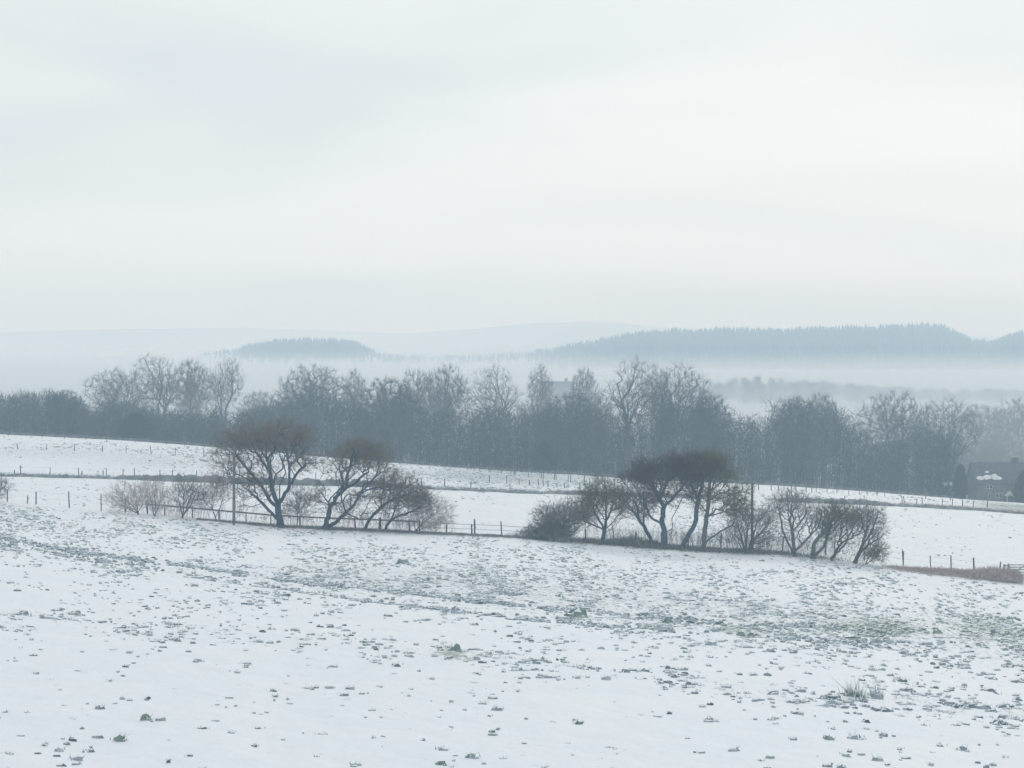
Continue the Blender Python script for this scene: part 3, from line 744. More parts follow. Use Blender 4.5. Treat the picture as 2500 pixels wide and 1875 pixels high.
def build_woodland():
    H, W = 18.0, 12.0
    V = {
        'ash': wood_variant(101, H, W, 3, [(0, .72, .42, .26, .6), (-.2, .6, .3, .22, .25), (.22, .6, .3, .2, .25)], 900, 1.9, 'far_tw2', 0.5, 0.34, 0.38),
        'ash2': wood_variant(102, H, W, 2, [(0, .75, .36, .24, .6), (-.2, .62, .25, .2, .25), (.2, .55, .3, .2, .25)], 950, 2.0, 'far_tw', 0.55, 0.26),
        'oak': wood_variant(103, H, W, 2, [(0, .62, .5, .34, .9), (-.25, .5, .25, .25, .2)], 1300, 5.0, 'far_tw', 0.45, 0.34),
        'oak2': wood_variant(104, H, W, 1, [(0, .60, .48, .36, 1.0), (.25, .45, .25, .25, .2)], 1300, 5.5, 'far_tw', 0.4, 0.2),
        'dense': wood_variant(105, H, W, 1, [(0, .52, .46, .44, 1.0), (-.1, .3, .4, .3, .3)], 1500, 8.0, 'thicket', 0.35, 0.2),
        'group': wood_variant(106, H, W, 4, [(0, .68, .5, .30, .8), (.2, .45, .35, .25, .3)], 1300, 4.5, 'far_tw2', 0.55, 0.34, 0.26),
        'slim': wood_variant(107, H, W, 2, [(0, .66, .30, .32, .8), (0, .4, .22, .2, .2)], 1000, 4.0, 'far_tw2', 0.6, 0.16, 0.24),
        'broad': wood_variant(108, H, W, 2, [(0, .66, .52, .28, .8), (-.3, .5, .25, .2, .25), (.3, .5, .25, .2, .25)], 1200, 3.2, 'far_tw', 0.3, 0.36),
    }
    G1 = "bare woodland trees standing in the mist beyond the fields"
    spec = [  # kind, x, top row, crown width px, depth, rotation, label
        ('ash2', 60, 958, 150, 372, 0.3, "short bushy tree at the far left end of the misty wood"),
        ('dense', 150, 950, 150, 360, 1.9, "low dense tree left of the tall left clump in the misty wood"),
        ('broad', 292, 892, 150, 385, 0.9, "wide-limbed tree, left one of the tall clump on the left"),
        ('ash', 392, 864, 150, 395, 2.1, "tallest open-branched tree of the tall clump on the left"),
        ('group', 470, 880, 120, 400, 4.2, "many-stemmed tree in the middle of the tall clump on the left"),
        ('ash2', 545, 878, 115, 398, 5.0, "slim tree closing the right side of the tall clump on the left"),
        ('oak2', 640, 952, 110, 420, 2.7, "low pale bush filling the gap in the misty wood above the brown dome"),
        ('oak', 765, 886, 180, 375, 0.0, "dark round-headed tree right of the gap in the misty wood"),
        ('slim', 880, 906, 120, 400, 1.1, "thin pale tree in the dip right of the dark round-headed tree"),
        ('dense', 948, 918, 170, 365, 3.3, "dense dark ivy-clad tree left of centre in the misty wood"),
        ('group', 1015, 905, 110, 385, 2.2, "twiggy tree with snow light showing through its lower limbs left of centre"),
        ('oak', 1085, 885, 130, 392, 4.4, "tall domed tree at the middle of the misty wood, left of its paler neighbour"),
        ('ash', 1208, 891, 150, 395, 0.6, "pale fan-branched tree in the middle of the misty wood"),
        ('slim', 1312, 893, 110, 430, 3.6, "faint tree just left of the hazy roof ridge and chimney"),
        ('oak2', 1418, 895, 80, 440, 5.4, "small pale rounded tree just right of the hazy chimney"),
        ('dense', 1380, 955, 190, 372, 0.7, "low dark tree in front of the hazy roof ridge"),
        ('slim', 1468, 960, 105, 331, 2.9, "short-crowned tree on a long bare trunk behind the crest fence"),
        ('ash', 1545, 872, 168, 333, 3.9, "big open ash with twisting limbs above the purple crown"),
        ('ash2', 1612, 900, 90, 366, 1.4, "narrow tree squeezed between the two biggest trees above the purple crown"),
        ('broad', 1665, 876, 155, 335, 2.5, "big leaning tree with trailing right limbs beside the open ash"),
        ('dense', 1740, 958, 130, 368, 5.8, "dark bushy tree at the right foot of the two biggest trees"),
        ('dense', 1935, 962, 120, 372, 1.2, "dark upright tree left of the snowy gap on the right"),
        ('oak2', 2015, 955, 110, 374, 2.0, "blunt dark tree bordering the snowy gap on the right"),
        ('oak', 2180, 950, 180, 378, 3.0, "broad dome tree over the snowy gap on the right"),
        ('broad', 2300, 962, 170, 372, 4.9, "round tree with down-curving limbs on the right"),
        ('oak2', 2405, 985, 130, 440, 0.2, "faded tree behind the cottage, left of the edge one"),
        ('oak', 2490, 968, 150, 430, 1.6, "faded tree behind the cottage at the right edge"),
        ('group', 2440, 1062, 130, 415, 3.1, "pale whippy tree rising directly behind the cottage roof"),
    ]
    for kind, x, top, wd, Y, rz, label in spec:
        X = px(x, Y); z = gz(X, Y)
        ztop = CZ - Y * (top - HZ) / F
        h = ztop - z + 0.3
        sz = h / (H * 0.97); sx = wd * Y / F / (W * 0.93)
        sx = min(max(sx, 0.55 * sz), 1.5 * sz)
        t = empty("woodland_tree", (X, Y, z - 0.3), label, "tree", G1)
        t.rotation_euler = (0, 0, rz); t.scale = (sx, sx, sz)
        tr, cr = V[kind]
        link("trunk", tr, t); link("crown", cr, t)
    # pale trees far down in the valley
    G2 = "pale trees far down in the valley mist"
    g = np.random.default_rng(77)
    kinds = ['oak', 'oak2', 'group', 'broad', 'slim', 'ash2']
    P_, D_, L_, r_ = [], [], [], []
    for k, x in enumerate(np.linspace(1640, 2600, 90)):
        Y = g.uniform(700, 790); X = px(x + g.uniform(-8, 8), Y); z = gz(X, Y)
        top = np.interp(x, [1640, 1735, 1790, 1850, 1920, 2000, 2100, 2170, 2330, 2600], [960, 932, 924, 920, 930, 934, 938, 946, 956, 962]) + g.uniform(-5, 16)
        h = CZ - Y * (top - HZ) / F - z
        m = 420
        f = g.random(m)
        P_.append(np.stack([X + g.normal(0, 1.5, m) * (1.15 - 0.75 * f), Y + g.normal(0, 1.5, m), z + f * h * 0.9], 1))
        d = g.normal(0, 0.45, (m, 3)); d[:, 2] = 1; D_.append(d / np.linalg.norm(d, axis=1)[:, None])
        L_.append(g.uniform(1.0, 2.6, m)); r_.append(g.uniform(0.04, 0.11, m))
    v, t = pyramids(np.concatenate(P_), np.concatenate(D_), np.concatenate(L_), np.concatenate(r_))
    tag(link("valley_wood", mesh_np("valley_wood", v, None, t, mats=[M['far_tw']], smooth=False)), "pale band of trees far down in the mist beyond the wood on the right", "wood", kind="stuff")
build_woodland()

def build_thicket():
    g = np.random.default_rng(301)
    top = curve([(-200, 970), (0, 968), (120, 962), (220, 990), (400, 992), (560, 1005), (680, 995), (760, 968), (900, 985), (1000, 968), (1100, 1002), (1250, 1000), (1400, 985), (1500, 1018),
                 (1600, 1010), (1700, 968), (1762, 985), (1780, 1020), (1880, 1022), (1900, 975), (2050, 985), (2110, 1065), (2240, 1068), (2300, 1050), (2360, 1085), (2500, 1100), (2700, 1090)])
    n = 2600
    x = g.uniform(-120, 2620, n); Y = g.uniform(340, 415, n)
    Y = np.where(x > 2330, g.uniform(405, 425, n), Y)
    X = px(x, Y); z = ground_z(X, Y)
    tp = top(x) + 55 * g.random(n) ** 2 + (fbm(x * 0.03, x * 0, 5, 2) - 0.5) * 40
    h = np.maximum(CZ - Y * (tp - HZ) / F - z, 2.0)
    P, D, Ln, r = [], [], [], []
    base = np.stack([X, Y, z], 1)
    d = g.normal(0, 0.10, (n, 3)); d[:, 2] = 1; d /= np.linalg.norm(d, axis=1)[:, None]
    P.append(base); D.append(d); Ln.append(h); r.append(np.full(n, 0.09))
    m = 58
    f = g.uniform(0.0, 0.98, (n, m)) ** 0.9
    pb = base[:, None] + d[:, None] * (h[:, None] * f)[:, :, None] + g.normal(0, 0.65, (n, m, 3)) * np.array([1, 1, 0.4])
    dd = g.normal(0, 0.75, (n, m, 3)) + np.array([0, 0, 0.75]); dd /= np.linalg.norm(dd, axis=2)[:, :, None]
    P.append(pb.reshape(-1, 3)); D.append(dd.reshape(-1, 3)); Ln.append(g.uniform(0.8, 2.0, n * m)); r.append(g.uniform(0.03, 0.075, n * m))
    v, t = pyramids(np.concatenate(P), np.concatenate(D), np.concatenate(Ln), np.concatenate(r))
    o = link("thicket", mesh_np("thicket", v, None, t, mats=[M['thicket']], smooth=False))
    tag(o, "dense dark undergrowth filling the foot of the misty wood", "undergrowth", kind="stuff")
build_thicket()

def evergreen(name, label, x, top, wd, Y, seed, grp=None):
    g = np.random.default_rng(seed)
    X = px(x, Y); z = gz(X, Y); H = CZ - Y * (top - HZ) / F - z; Rm = wd * Y / F / 2
    t = empty(name, (X, Y, z), label, "evergreen", grp)
    v, q = tubes([np.arange(3)], np.array([[0, 0, -0.2], [0, 0, H * 0.5], [0, 0, H * 0.95]]), np.array([0.18, 0.1, 0.02]), 6)
    link("trunk", mesh_np("trunk", v, q, mats=[M['far_bark']]), t)
    n = 2600
    f = g.random(n) ** 0.8
    prof = np.sin(np.clip(f * 0.93 + 0.07, 0, 1) ** 0.7 * math.pi) ** 0.6 * Rm
    a = g.uniform(0, 6.283, n); rr = prof * g.random(n) ** 0.4
    P = np.stack([np.cos(a) * rr, np.sin(a) * rr, 0.1 + f * (H - 0.3)], 1)
    D = np.stack([np.cos(a), np.sin(a), 1.2 + 0 * a], 1) + g.normal(0, 0.35, (n, 3)); D /= np.linalg.norm(D, axis=1)[:, None]
    v, tt = pyramids(P, D, g.uniform(0.3, 0.7, n), g.uniform(0.07, 0.14, n))
    link("crown", mesh_np("crown", v, None, tt, mats=[M['evergreen']], smooth=False), t)
evergreen("yew_tree", "dark columnar evergreen standing left of the cottage", 2345, 1135, 30, 352, 1)
evergreen("holly_tree", "dark blunt evergreen behind the crest, right of centre in front of the wood", 1330, 1082, 56, 341, 2)
evergreen("holly_tree", "dark blunt evergreen showing through the wood above the left field", 330, 1010, 84, 341, 3)
evergreen("garden_bush", "dark rounded bush against the right end of the cottage", 2504, 1150, 56, 350, 4)

# ------------------------------------------------------------------ ridge forests (masses, a mile off)
def forest(name, label, x0, x1, seed, n, ymin, ymax, hmin, hmax, prof):
    g = np.random.default_rng(seed)
    x = g.uniform(x0, x1, n); Y = g.uniform(ymin, ymax, n)
    e = np.interp(x, *zip(*prof)) * (0.75 + 0.5 * fbm(x * 0.02, Y * 0.02, seed, 3))
    keep = g.random(n) < np.clip(e * 1.2, 0.0, 1) * np.clip((Y - ymin) / (0.55 * (ymax - ymin)) + 0.02, 0, 1)
    x, Y, e = x[keep], Y[keep], e[keep]
    X = px(x, Y); z = ground_z(X, Y)
    n = len(X)
    h = g.uniform(hmin, hmax, n) * np.clip(0.4 + 0.6 * e, 0.4, 1.15); r = h * g.uniform(0.13, 0.2, n)
    sd_ = 5
    V = np.zeros((n, sd_ * 2 + 2, 3))
    for k in range(sd_):
        a = k * 6.2832 / sd_ + X
        for q, (rf, hf) in enumerate(((1.0, 0.08), (0.62, 0.5))):
            jit = 0.75 + 0.5 * g.random(n)
            V[:, q * sd_ + k] = np.stack([X + np.cos(a) * r * rf * jit, Y + np.sin(a) * r * rf * jit, z + h * (hf + 0.05 * g.random(n))], 1)
    V[:, -2] = np.stack([X, Y, z + h], 1); V[:, -1] = np.stack([X, Y, z], 1)
    T = []
    for k in range(sd_):
        k2 = (k + 1) % sd_
        T += [[k, k2, sd_ + k2], [k, sd_ + k2, sd_ + k], [sd_ + k, sd_ + k2, 2 * sd_], [k2, k, 2 * sd_ + 1]]
    T = np.array(T)[None] + (np.arange(n) * (sd_ * 2 + 2))[:, None, None]
    o = link(name, mesh_np(name, V.reshape(-1, 3), None, T.reshape(-1, 3), mats=[M['forest']], smooth=False))
    tag(o, label, "forest", kind="stuff")
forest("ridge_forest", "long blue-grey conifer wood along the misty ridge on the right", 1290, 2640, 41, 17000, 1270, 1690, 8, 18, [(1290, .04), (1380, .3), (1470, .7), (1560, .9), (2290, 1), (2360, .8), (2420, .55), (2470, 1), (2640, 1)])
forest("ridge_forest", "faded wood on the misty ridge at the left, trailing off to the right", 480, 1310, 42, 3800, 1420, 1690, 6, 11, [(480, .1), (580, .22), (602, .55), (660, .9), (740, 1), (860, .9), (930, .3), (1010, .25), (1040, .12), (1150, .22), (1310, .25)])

# ------------------------------------------------------------------ fences
def box(sx, sy, sz, taper=1.0, bev=0.0):
    x, y = sx / 2, sy / 2
    V = [(-x, -y, 0), (x, -y, 0), (x, y, 0), (-x, y, 0), (-x * taper, -y * taper, sz), (x * taper, -y * taper, sz), (x * taper, y * taper, sz), (-x * taper, y * taper, sz)]
    Qs = [(3, 2, 1, 0), (4, 5, 6, 7), (0, 1, 5, 4), (1, 2, 6, 5), (2, 3, 7, 6), (3, 0, 4, 7)]
    return np.array(V, float), np.array(Qs)

def post_mesh(h, r, m, seed):
    g = np.random.default_rng(seed)
    P = np.array([[0, 0, -0.3], [0, 0, 0], [0.005, 0, h * 0.5], [0.01, 0, h - 0.03], [0.01, 0, h]])
    v, q = tubes([np.arange(5)], P, np.array([r, r, r * 0.97, r * 0.94, r * 0.6]), 8)
    top = len(v) - 8
    t = np.array([[top, top + k, top + k + 1] for k in range(1, 7)])
    return mesh_np("post", v, q, t, mats=[m], smooth=False)
POST = [post_mesh(1.2, 0.06, M['post'], 1), post_mesh(1.2, 0.075, M['post'], 2), post_mesh(1.2, 0.05, M['post'], 3)]

def fence(name, label, posts, Yf, wires=(0.55, 1.0), wire_r=0.006, rail=None, h=1.15, seed=0, pr=1.0, hv=0.15):
    """posts: list of (x, height factor); Yf: function of photo column -> depth"""
    g = np.random.default_rng(seed)
    X0 = px(posts[0][0], Yf(posts[0][0])); Y0 = Yf(posts[0][0])
    t = empty(name, (X0, Y0, gz(X0, Y0)), label, "fence")
    o0 = np.array(t.location)
    tops = []
    for k, (x, hf) in enumerate(posts):
        Y = Yf(x) + g.normal(0, 0.05); X = px(x, Y); z = gz(X, Y)
        p = link("post", POST[g.integers(0, 3)], t, np.array([X, Y, z]) - o0)
        sc_ = h * hf * (1 + g.uniform(-hv, hv)) / 1.2
        p.scale = (pr, pr, sc_); p.rotation_euler = (g.normal(0, 0.03), g.normal(0, 0.05), g.uniform(0, 3))
        tops.append(np.array([X, Y, z]) - o0)
    tops = np.array(tops)
    for wh in wires:
        P = []
        for a, b in zip(tops[:-1], tops[1:]):
            for f in (0, 0.5):
                q = a * (1 - f) + b * f
                P.append(q + np.array([0, -0.06, wh * h - (0.03 if f else 0)]))
        P.append(tops[-1] + np.array([0, -0.06, wh * h]))
        v, q = tubes([np.arange(len(P))], np.array(P), np.full(len(P), wire_r), 3)
        link("wire", mesh_np("wire", v, q, mats=[M['wire']]), t)
    if rail:
        rh, x0, x1, th = rail
        xs = [p[0] for p in posts]
        idx = [i for i, x in enumerate(xs) if x0 <= x <= x1]
        for i, j in zip(idx[:-1], idx[1:]):
            a, b = tops[i] + np.array([0, -0.1, rh]), tops[j] + np.array([0, -0.1, rh])
            c = (a + b) / 2; d = b - a; ln = np.linalg.norm(d)
            v, q = box(ln - 0.01, 0.05, th)
            v[:, 2] -= th / 2
            me = mesh_np("rail", v, q, mats=[M['rail']], smooth=False)
            r_ = link("rail", me, t, c)
            r_.rotation_euler = (0, -math.asin(d[2] / ln), math.atan2(d[1], d[0]))
    return t

fence("stock_fence", "near post and wire fence at the far edge of the tufty field, left end", [(-40, 1), (18, 1), (67, .6), (88, 1.1), (169, 1.1), (247, 1.1), (306, 1), (360, 1)], lambda x: 168.5, seed=1, wire_r=0.004)
fence("rail_fence", "near fence with one thick top rail passing behind the left trees",
      [(360, 1), (402, .95), (470, .95), (535, .95), (601, .95), (661, .95), (733, .95), (800, .95), (868, .95), (926, 1), (930, 1.0), (1000, .95), (1024, .9)], lambda x: 168.6, wires=(0.5,), rail=(0.86, 355, 1030, 0.13), h=1.05, seed=2)
fence("wire_fence", "short thin-railed fence in the open gap between the two tree groups", [(1024, .95), (1090, .95), (1152, .9), (1159, 1.3), (1225, 1.15), (1290, 1.0), (1350, 1.0)], lambda x: 167.5,
      wires=(0.5, 0.9), wire_r=0.02, h=1.0, seed=3)
fence("stock_fence", "post and wire fence running behind the right tree group", [(1350, 1), (1430, 1), (1500, 1.2), (1552, 1), (1615, 1), (1680, 1.1), (1760, 1.1), (1835, 1.0), (1910, 1.2), (1990, 1), (2016, 1), (2110, 1), (2205, 1.1)], lambda x: 170.0,
      wires=(0.5, 0.95), seed=4)
fence("stock_fence", "near fence above the reddish bracken leading to the gate", [(2205, 1.05), (2272, 1.15), (2322, 1.05), (2378, 1.15), (2440, 1.1)], lambda x: 170.0 - (x - 2205) * 0.008, wires=(0.5, 0.9), wire_r=0.005, seed=5)
fence("stock_fence", "second fence along the low bank, left half",
      [(-30, 1), (35, .6), (51, 1), (122, .9), (192, 1.1), (200, .6), (252, .8), (259, 1.1), (300, .9), (328, 1), (391, 1), (421, 1), (480, 1), (560, 1), (620, 1), (700, 1), (770, 1.1), (850, 1), (920, 1), (990, 1), (1030, 1.1), (1085, 1.1), (1149, 1.1), (1245, .8)],
      lambda x: 241.5, wires=(0.9,), wire_r=0.004, seed=6)
fence("stock_fence", "second fence along the low grey bank at the right",
      [(2062, .8), (2110, .9), (2203, 1.1), (2208, 1.1), (2237, 1), (2252, 1.1), (2300, 1.1), (2325, 1), (2350, 1), (2376, 1), (2410, 1)], lambda x: 241.5, wires=(0.9,), wire_r=0.004, h=1.0, seed=7)
fence("stock_fence", "sparse upper fence crossing the left field near the crest", [(43, .8), (113, .9), (182, 1), (250, .9), (308, 1.1), (369, 1.1), (428, 1), (498, 1), (560, 1), (620, 1), (690, .9), (770, 1)], lambda x: 286, wires=(0.9,), wire_r=0.004, seed=8)
fence("stock_fence", "fence slanting down from the crest to the middle bank at the centre",
      [(1078, .8), (1108, .9), (1121, .6), (1141, .9), (1158, 1.1), (1171, 1.1), (1193, 1.2), (1197, 1.2), (1224, 1), (1247, 1), (1255, 1.2), (1258, 1.1), (1290, 1.2), (1322, 1.1), (1326, 1.3), (1353, 1.2), (1358, 1.1), (1387, 1.2), (1393, 1.4), (1427, 1.2), (1440, 1), (1460, 1), (1500, 1.1), (1540, 1)],
      lambda x: 312 - (x - 1078) * 0.10, wires=(0.9,), wire_r=0.005, seed=9, h=1.05)
fence("stock_fence", "crooked inner fence below the slanting one at the centre", [(1195, 1), (1237, 1), (1268, .9), (1292, .9), (1315, 1.1), (1327, 1.1), (1338, 1), (1360, .7), (1378, .7), (1416, .9)], lambda x: 262 - (x - 1195) * 0.02, wires=(0.8,), wire_r=0.008, seed=10, h=0.95)
fence("stock_fence", "closely posted fence under the crest on the right, starting at the right pole",
      [(1812, 1), (1852, 1), (1883, 1.2), (1901, .8), (1914, .9), (1932, 1.1), (1943, 1), (1968, 1.2), (1982, 1), (1993, 1.1), (2019, 1), (2043, .8), (2072, 1.1), (2098, .7), (2117, .7), (2141, .6), (2160, .8), (2200, .8), (2260, .7), (2320, .7)],
      lambda x: 296, wires=(0.9,), wire_r=0.005, seed=11, h=1.1)
fence("stock_fence", "faint fence of small posts on the left skyline", [(20, .8), (102, .9), (157, .8), (210, .9), (260, .7), (330, .7), (407, .8), (451, .7), (499, .8), (560, .8)], lambda x: 317, wires=(0.9,), wire_r=0.004, seed=12)

def pole(label, x, top, Y, ybase):
    X = px(x, Y); z = gz(X, Y); h = (ybase - top) * Y / F
    t = empty("utility_pole", (X, Y, z), label, "pole", "wooden utility poles among the near trees")
    P = np.array([[0, 0, -0.3], [0, 0, 0.0], [0.01, 0, h * 0.5], [0.02, 0, h]])
    v, q = tubes([np.arange(4)], P, np.array([0.135, 0.13, 0.12, 0.105]), 10)
    link("shaft", mesh_np("shaft", v, q, mats=[M['pole']]), t)
    v, q = tubes([np.arange(3)], np.array([[0.02, 0, h], [0.02, 0, h + 0.06], [0.02, 0, h + 0.12]]), np.array([0.13, 0.12, 0.01]), 10)
    link("pole_cap", mesh_np("pole_cap", v, q, mats=[M['pole']]), t)
pole("bare utility pole just left of the big brown-domed tree", 571, 1094, 163.5, 1279)
pole("bare utility pole rising from the bushy tree in the right group", 1836, 1178, 167.5, 1346)

def gate():
    Y = 168.0; x0, x1 = 2452, 2540
    X0, X1 = px(x0, Y), px(x1, Y); z = gz(X0, Y)
    t = empty("field_gate", (X0, Y, z), "pale wooden field gate at the right edge beside the bracken", "gate")
    for X, hh in ((0, 1.15), (0.36, 1.2), (X1 - X0, 1.2)):
        v, q = box(0.16, 0.16, hh + 0.2); v[:, 2] -= 0.2
        link("gate_post", mesh_np("gate_post", v, q, mats=[M['gatewood']], smooth=False), t, (X, 0, 0))
    for k, zz in enumerate((0.2, 0.42, 0.64, 0.86, 1.06)):
        v, q = box(X1 - X0 - 0.42, 0.05, 0.09)
        link("rail", mesh_np("rail", v, q, mats=[M['gatewood']], smooth=False), t, ((X1 - X0) / 2 + 0.18, -0.11, zz))
    for zz in (0.35, 1.0):
        v, q = box(0.36, 0.05, 0.1)
        link("side_rail", mesh_np("side_rail", v, q, mats=[M['gatewood']], smooth=False), t, (0.18, -0.11, zz))
    v, q = box(1.5, 0.04, 0.09)
    b = link("brace", mesh_np("brace", v, q, mats=[M['gatewood']], smooth=False), t, (1.1, -0.16, 0.6)); b.rotation_euler = (0, R(-30), 0)
gate()

# ------------------------------------------------------------------ banks, hedges, walls
def bank(name, label, cat, xs, Yf, hpx, wide, mtl, seed, twigs=0, twig_m=None, tw_h=0.4, snow=True):
    g = np.random.default_rng(seed)
    x = np.linspace(xs[0], xs[1], max(12, int((xs[1] - xs[0]) / 5)))
    Y = np.array([Yf(q) for q in x]); X = px(x, Y); z = ground_z(X, Y)
    hv = np.interp(x, *zip(*hpx)) * Y / F
    taper = np.clip(np.minimum(np.arange(len(x)), np.arange(len(x))[::-1]) / 4.0, 0.05, 1)
    h = hv * (0.7 + 0.6 * fbm(x * 0.11, x * 0 + seed, seed, 3)) * taper
    k = 9
    V = np.zeros((len(x), k, 3))
    for j in range(k):
        a = math.pi * j / (k - 1)
        rr = 0.85 + 0.3 * vnoise(x * 0.21 + j * 3.1, x * 0 + j, seed + 3)
        V[:, j] = np.stack([X, Y - math.cos(a) * wide * rr, z - 0.06 + math.sin(a) * h * rr], 1)
    i = np.arange((len(x) - 1) * (k - 1)); r_, c_ = i // (k - 1), i % (k - 1); a = r_ * k + c_
    Q = np.stack([a, a + k, a + k + 1, a + 1], 1)
    mid = np.zeros(len(Q), int)
    if snow:
        mid[(c_ >= 5)] = 1
        mid[(c_ == 4) & (g.random(len(Q)) < 0.6)] = 1
        mid[(c_ == 3) & (g.random(len(Q)) < 0.25)] = 1
    o0 = np.array([X[0], Y[0], z[0]])
    parts_v = V.reshape(-1, 3) - o0
    t = empty(name, o0, label, cat)
    link("earth_bank" if cat == "bank" else "wall_body", mesh_np("bank", parts_v, Q, mats=[mtl, M['snow']], midx=mid), t)
    if twigs:
        q = g.uniform(xs[0], xs[1], twigs); Yt = np.interp(q, x, Y) + g.normal(0, wide * 0.5, twigs); Xt = px(q, Yt)
        zt = np.interp(q, x, z) + np.interp(q, x, h) * 0.5
        D = g.normal(0, 0.6, (twigs, 3)); D[:, 2] = np.abs(D[:, 2]) + 0.5; D /= np.linalg.norm(D, axis=1)[:, None]
        v, tt = pyramids(np.stack([Xt, Yt, zt], 1) - o0, D, g.uniform(0.4, 1.2, twigs) * tw_h, g.uniform(0.01, 0.025, twigs))
        s = link("rough_grass", mesh_np("rough_grass", v, None, tt, mats=[twig_m or mtl], smooth=False), t); tag(s, kind="stuff")
    return t

fB = lambda x: 238.5
bank("field_bank", "thin bluish bank under the second fence at the far left", "bank", (-120, 285), fB, [(-120, 8), (285, 8)], 0.8, M['bank'], 1, 1500, M['grass'], 0.45)
bank("field_bank", "thick grey-green bank passing behind the left tree group", "bank", (275, 1060), fB, [(275, 8), (430, 16), (650, 17), (900, 16), (1060, 8)], 0.9, M['bank_dark'], 2, 4200, M['bank_dark'], 0.4, False)
bank("field_bank", "tussocky snow-capped bank between the two tree groups", "bank", (1055, 1330), fB, [(1055, 7), (1330, 9)], 0.9, M['bank'], 3, 1400, M['grass'], 0.5)
bank("field_bank", "smooth olive-grey bank left of the round olive-topped tree", "bank", (1325, 1760), lambda x: 240.5, [(1325, 10), (1760, 11)], 0.9, M['bank'], 4, 2200, M['bank'], 0.4, False)
bank("field_bank", "long grey bank above the right end trees, thinning to the right", "bank", (1900, 2185), fB, [(1900, 12), (2100, 13), (2185, 7)], 0.9, M['bank'], 5, 1600, M['bank'], 0.4, False)
bank("field_bank", "broken low bank under the second fence at the right", "bank", (2178, 2560), fB, [(2178, 8), (2300, 9), (2560, 5)], 0.8, M['bank'], 6, 1500, M['bracken'], 0.5)
bank("field_wall", "low dark dry stone wall along the whole field crest", "wall", (-160, 2330), lambda x: 322.0, [(-160, 7), (1000, 7), (1300, 8), (2330, 7)], 0.35, M['drystone'], 7, 0, None, 0, False)

# bracken on the right and scrub below the right tree group
def stuff_twigs(name, label, cat, x, Y, hgt, mtl, seed, n, rr=(0.012, 0.03), lean=0.5):
    g = np.random.default_rng(seed)
    xi = np.array([x(g) for _ in range(n)])
    Yv = Y(g, n); X = px(xi, Yv); z = ground_z(X, Yv)
    h = hgt(xi) * g.uniform(0.35, 1.0, n)
    f = g.random(n)
    P = np.stack([X, Yv, z + h * f * 0.6], 1)
    D = g.normal(0, lean, (n, 3)); D[:, 2] = np.abs(D[:, 2]) + 0.35; D /= np.linalg.norm(D, axis=1)[:, None]
    v, t = pyramids(P, D, h * 0.55 + 0.08, g.uniform(rr[0], rr[1], n))
    tag(link(name, mesh_np(name, v, None, t, mats=[mtl], smooth=False)), label, cat, kind="stuff")
stuff_twigs("bracken", "reddish brown dead bracken on the bank below the gate at the right", "bracken", lambda g: 2150 + 345 * g.random() ** 0.6, lambda g, n: 166.0 + g.normal(0, 1.0, n),
            lambda x: np.interp(x, [2160, 2220, 2300, 2360, 2420, 2480, 2500], [0.1, 0.25, 0.5, 0.6, 1.1, 1.2, 0.7]), M['bracken'], 21, 13000, (0.015, 0.035), 0.7)
stuff_twigs("undergrowth", "low grey brambles and dead grass under the right tree group", "undergrowth", lambda g: g.triangular(1340, 1560, 2080), lambda g, n: 166.6 + g.normal(0, 0.9, n),
            lambda x: np.interp(x, [1380, 1480, 1540, 1590, 1640, 1900, 2010], [0.5, 0.6, 1.1, 0.8, 0.45, 0.4, 0.3]), M['scrub'], 22, 11000)
stuff_twigs("rough_grass", "dark rough grass along the foot of the left trees and rail fence", "grass", lambda g: g.uniform(480, 1340), lambda g, n: 166.2 + g.normal(0, 0.7, n),
            lambda x: np.interp(x, [480, 600, 800, 1000, 1340], [0.12, 0.22, 0.32, 0.22, 0.16]), M['scrub'], 23, 9000)

def whips(name, label, x, n, hgt, mtl, seed, rr=(0.006, 0.012)):
    g = np.random.default_rng(seed)
    xi = np.array([x(g) for _ in range(n)]); Y = 168.5 + g.normal(0, 1.2, n); X = px(xi, Y); z = ground_z(X, Y)
    D = g.normal(0, 0.32, (n, 3)); D[:, 2] = 1; D /= np.linalg.norm(D, axis=1)[:, None]
    h = hgt * g.uniform(0.35, 1.0, n)
    P = [np.stack([X, Y, z], 1)]; DD = [D]; LL = [h]
    m = 7
    f = g.uniform(0.25, 0.9, (n, m))
    P.append((P[0][:, None] + D[:, None] * (h[:, None] * f)[:, :, None]).reshape(-1, 3))
    d2 = D[:, None] + g.normal(0, 0.5, (n, m, 3)); d2 /= np.linalg.norm(d2, axis=2)[:, :, None]
    DD.append(d2.reshape(-1, 3)); LL.append((h[:, None] * g.uniform(0.15, 0.45, (n, m))).ravel())
    k = n + n * m
    v, t = pyramids(np.concatenate(P), np.concatenate(DD), np.concatenate(LL), g.uniform(rr[0], rr[1], k))
    tag(link(name, mesh_np(name, v, None, t, mats=[mtl], smooth=False)), label, "scrub", kind="stuff")
whips("scrub", "thin grey whippy scrub filling the gaps of the right tree group", lambda g: g.triangular(1330, 1800, 2170), 620, 2.5, M['scrub'], 31, (0.006, 0.012))
whips("scrub", "thin pinkish whippy scrub along the rail fence under the left trees", lambda g: g.choice([g.triangular(480, 700, 1110), g.triangular(800, 1000, 1120), g.triangular(270, 420, 560)]), 560, 2.1, M['tw_pink'], 32, (0.006, 0.012))

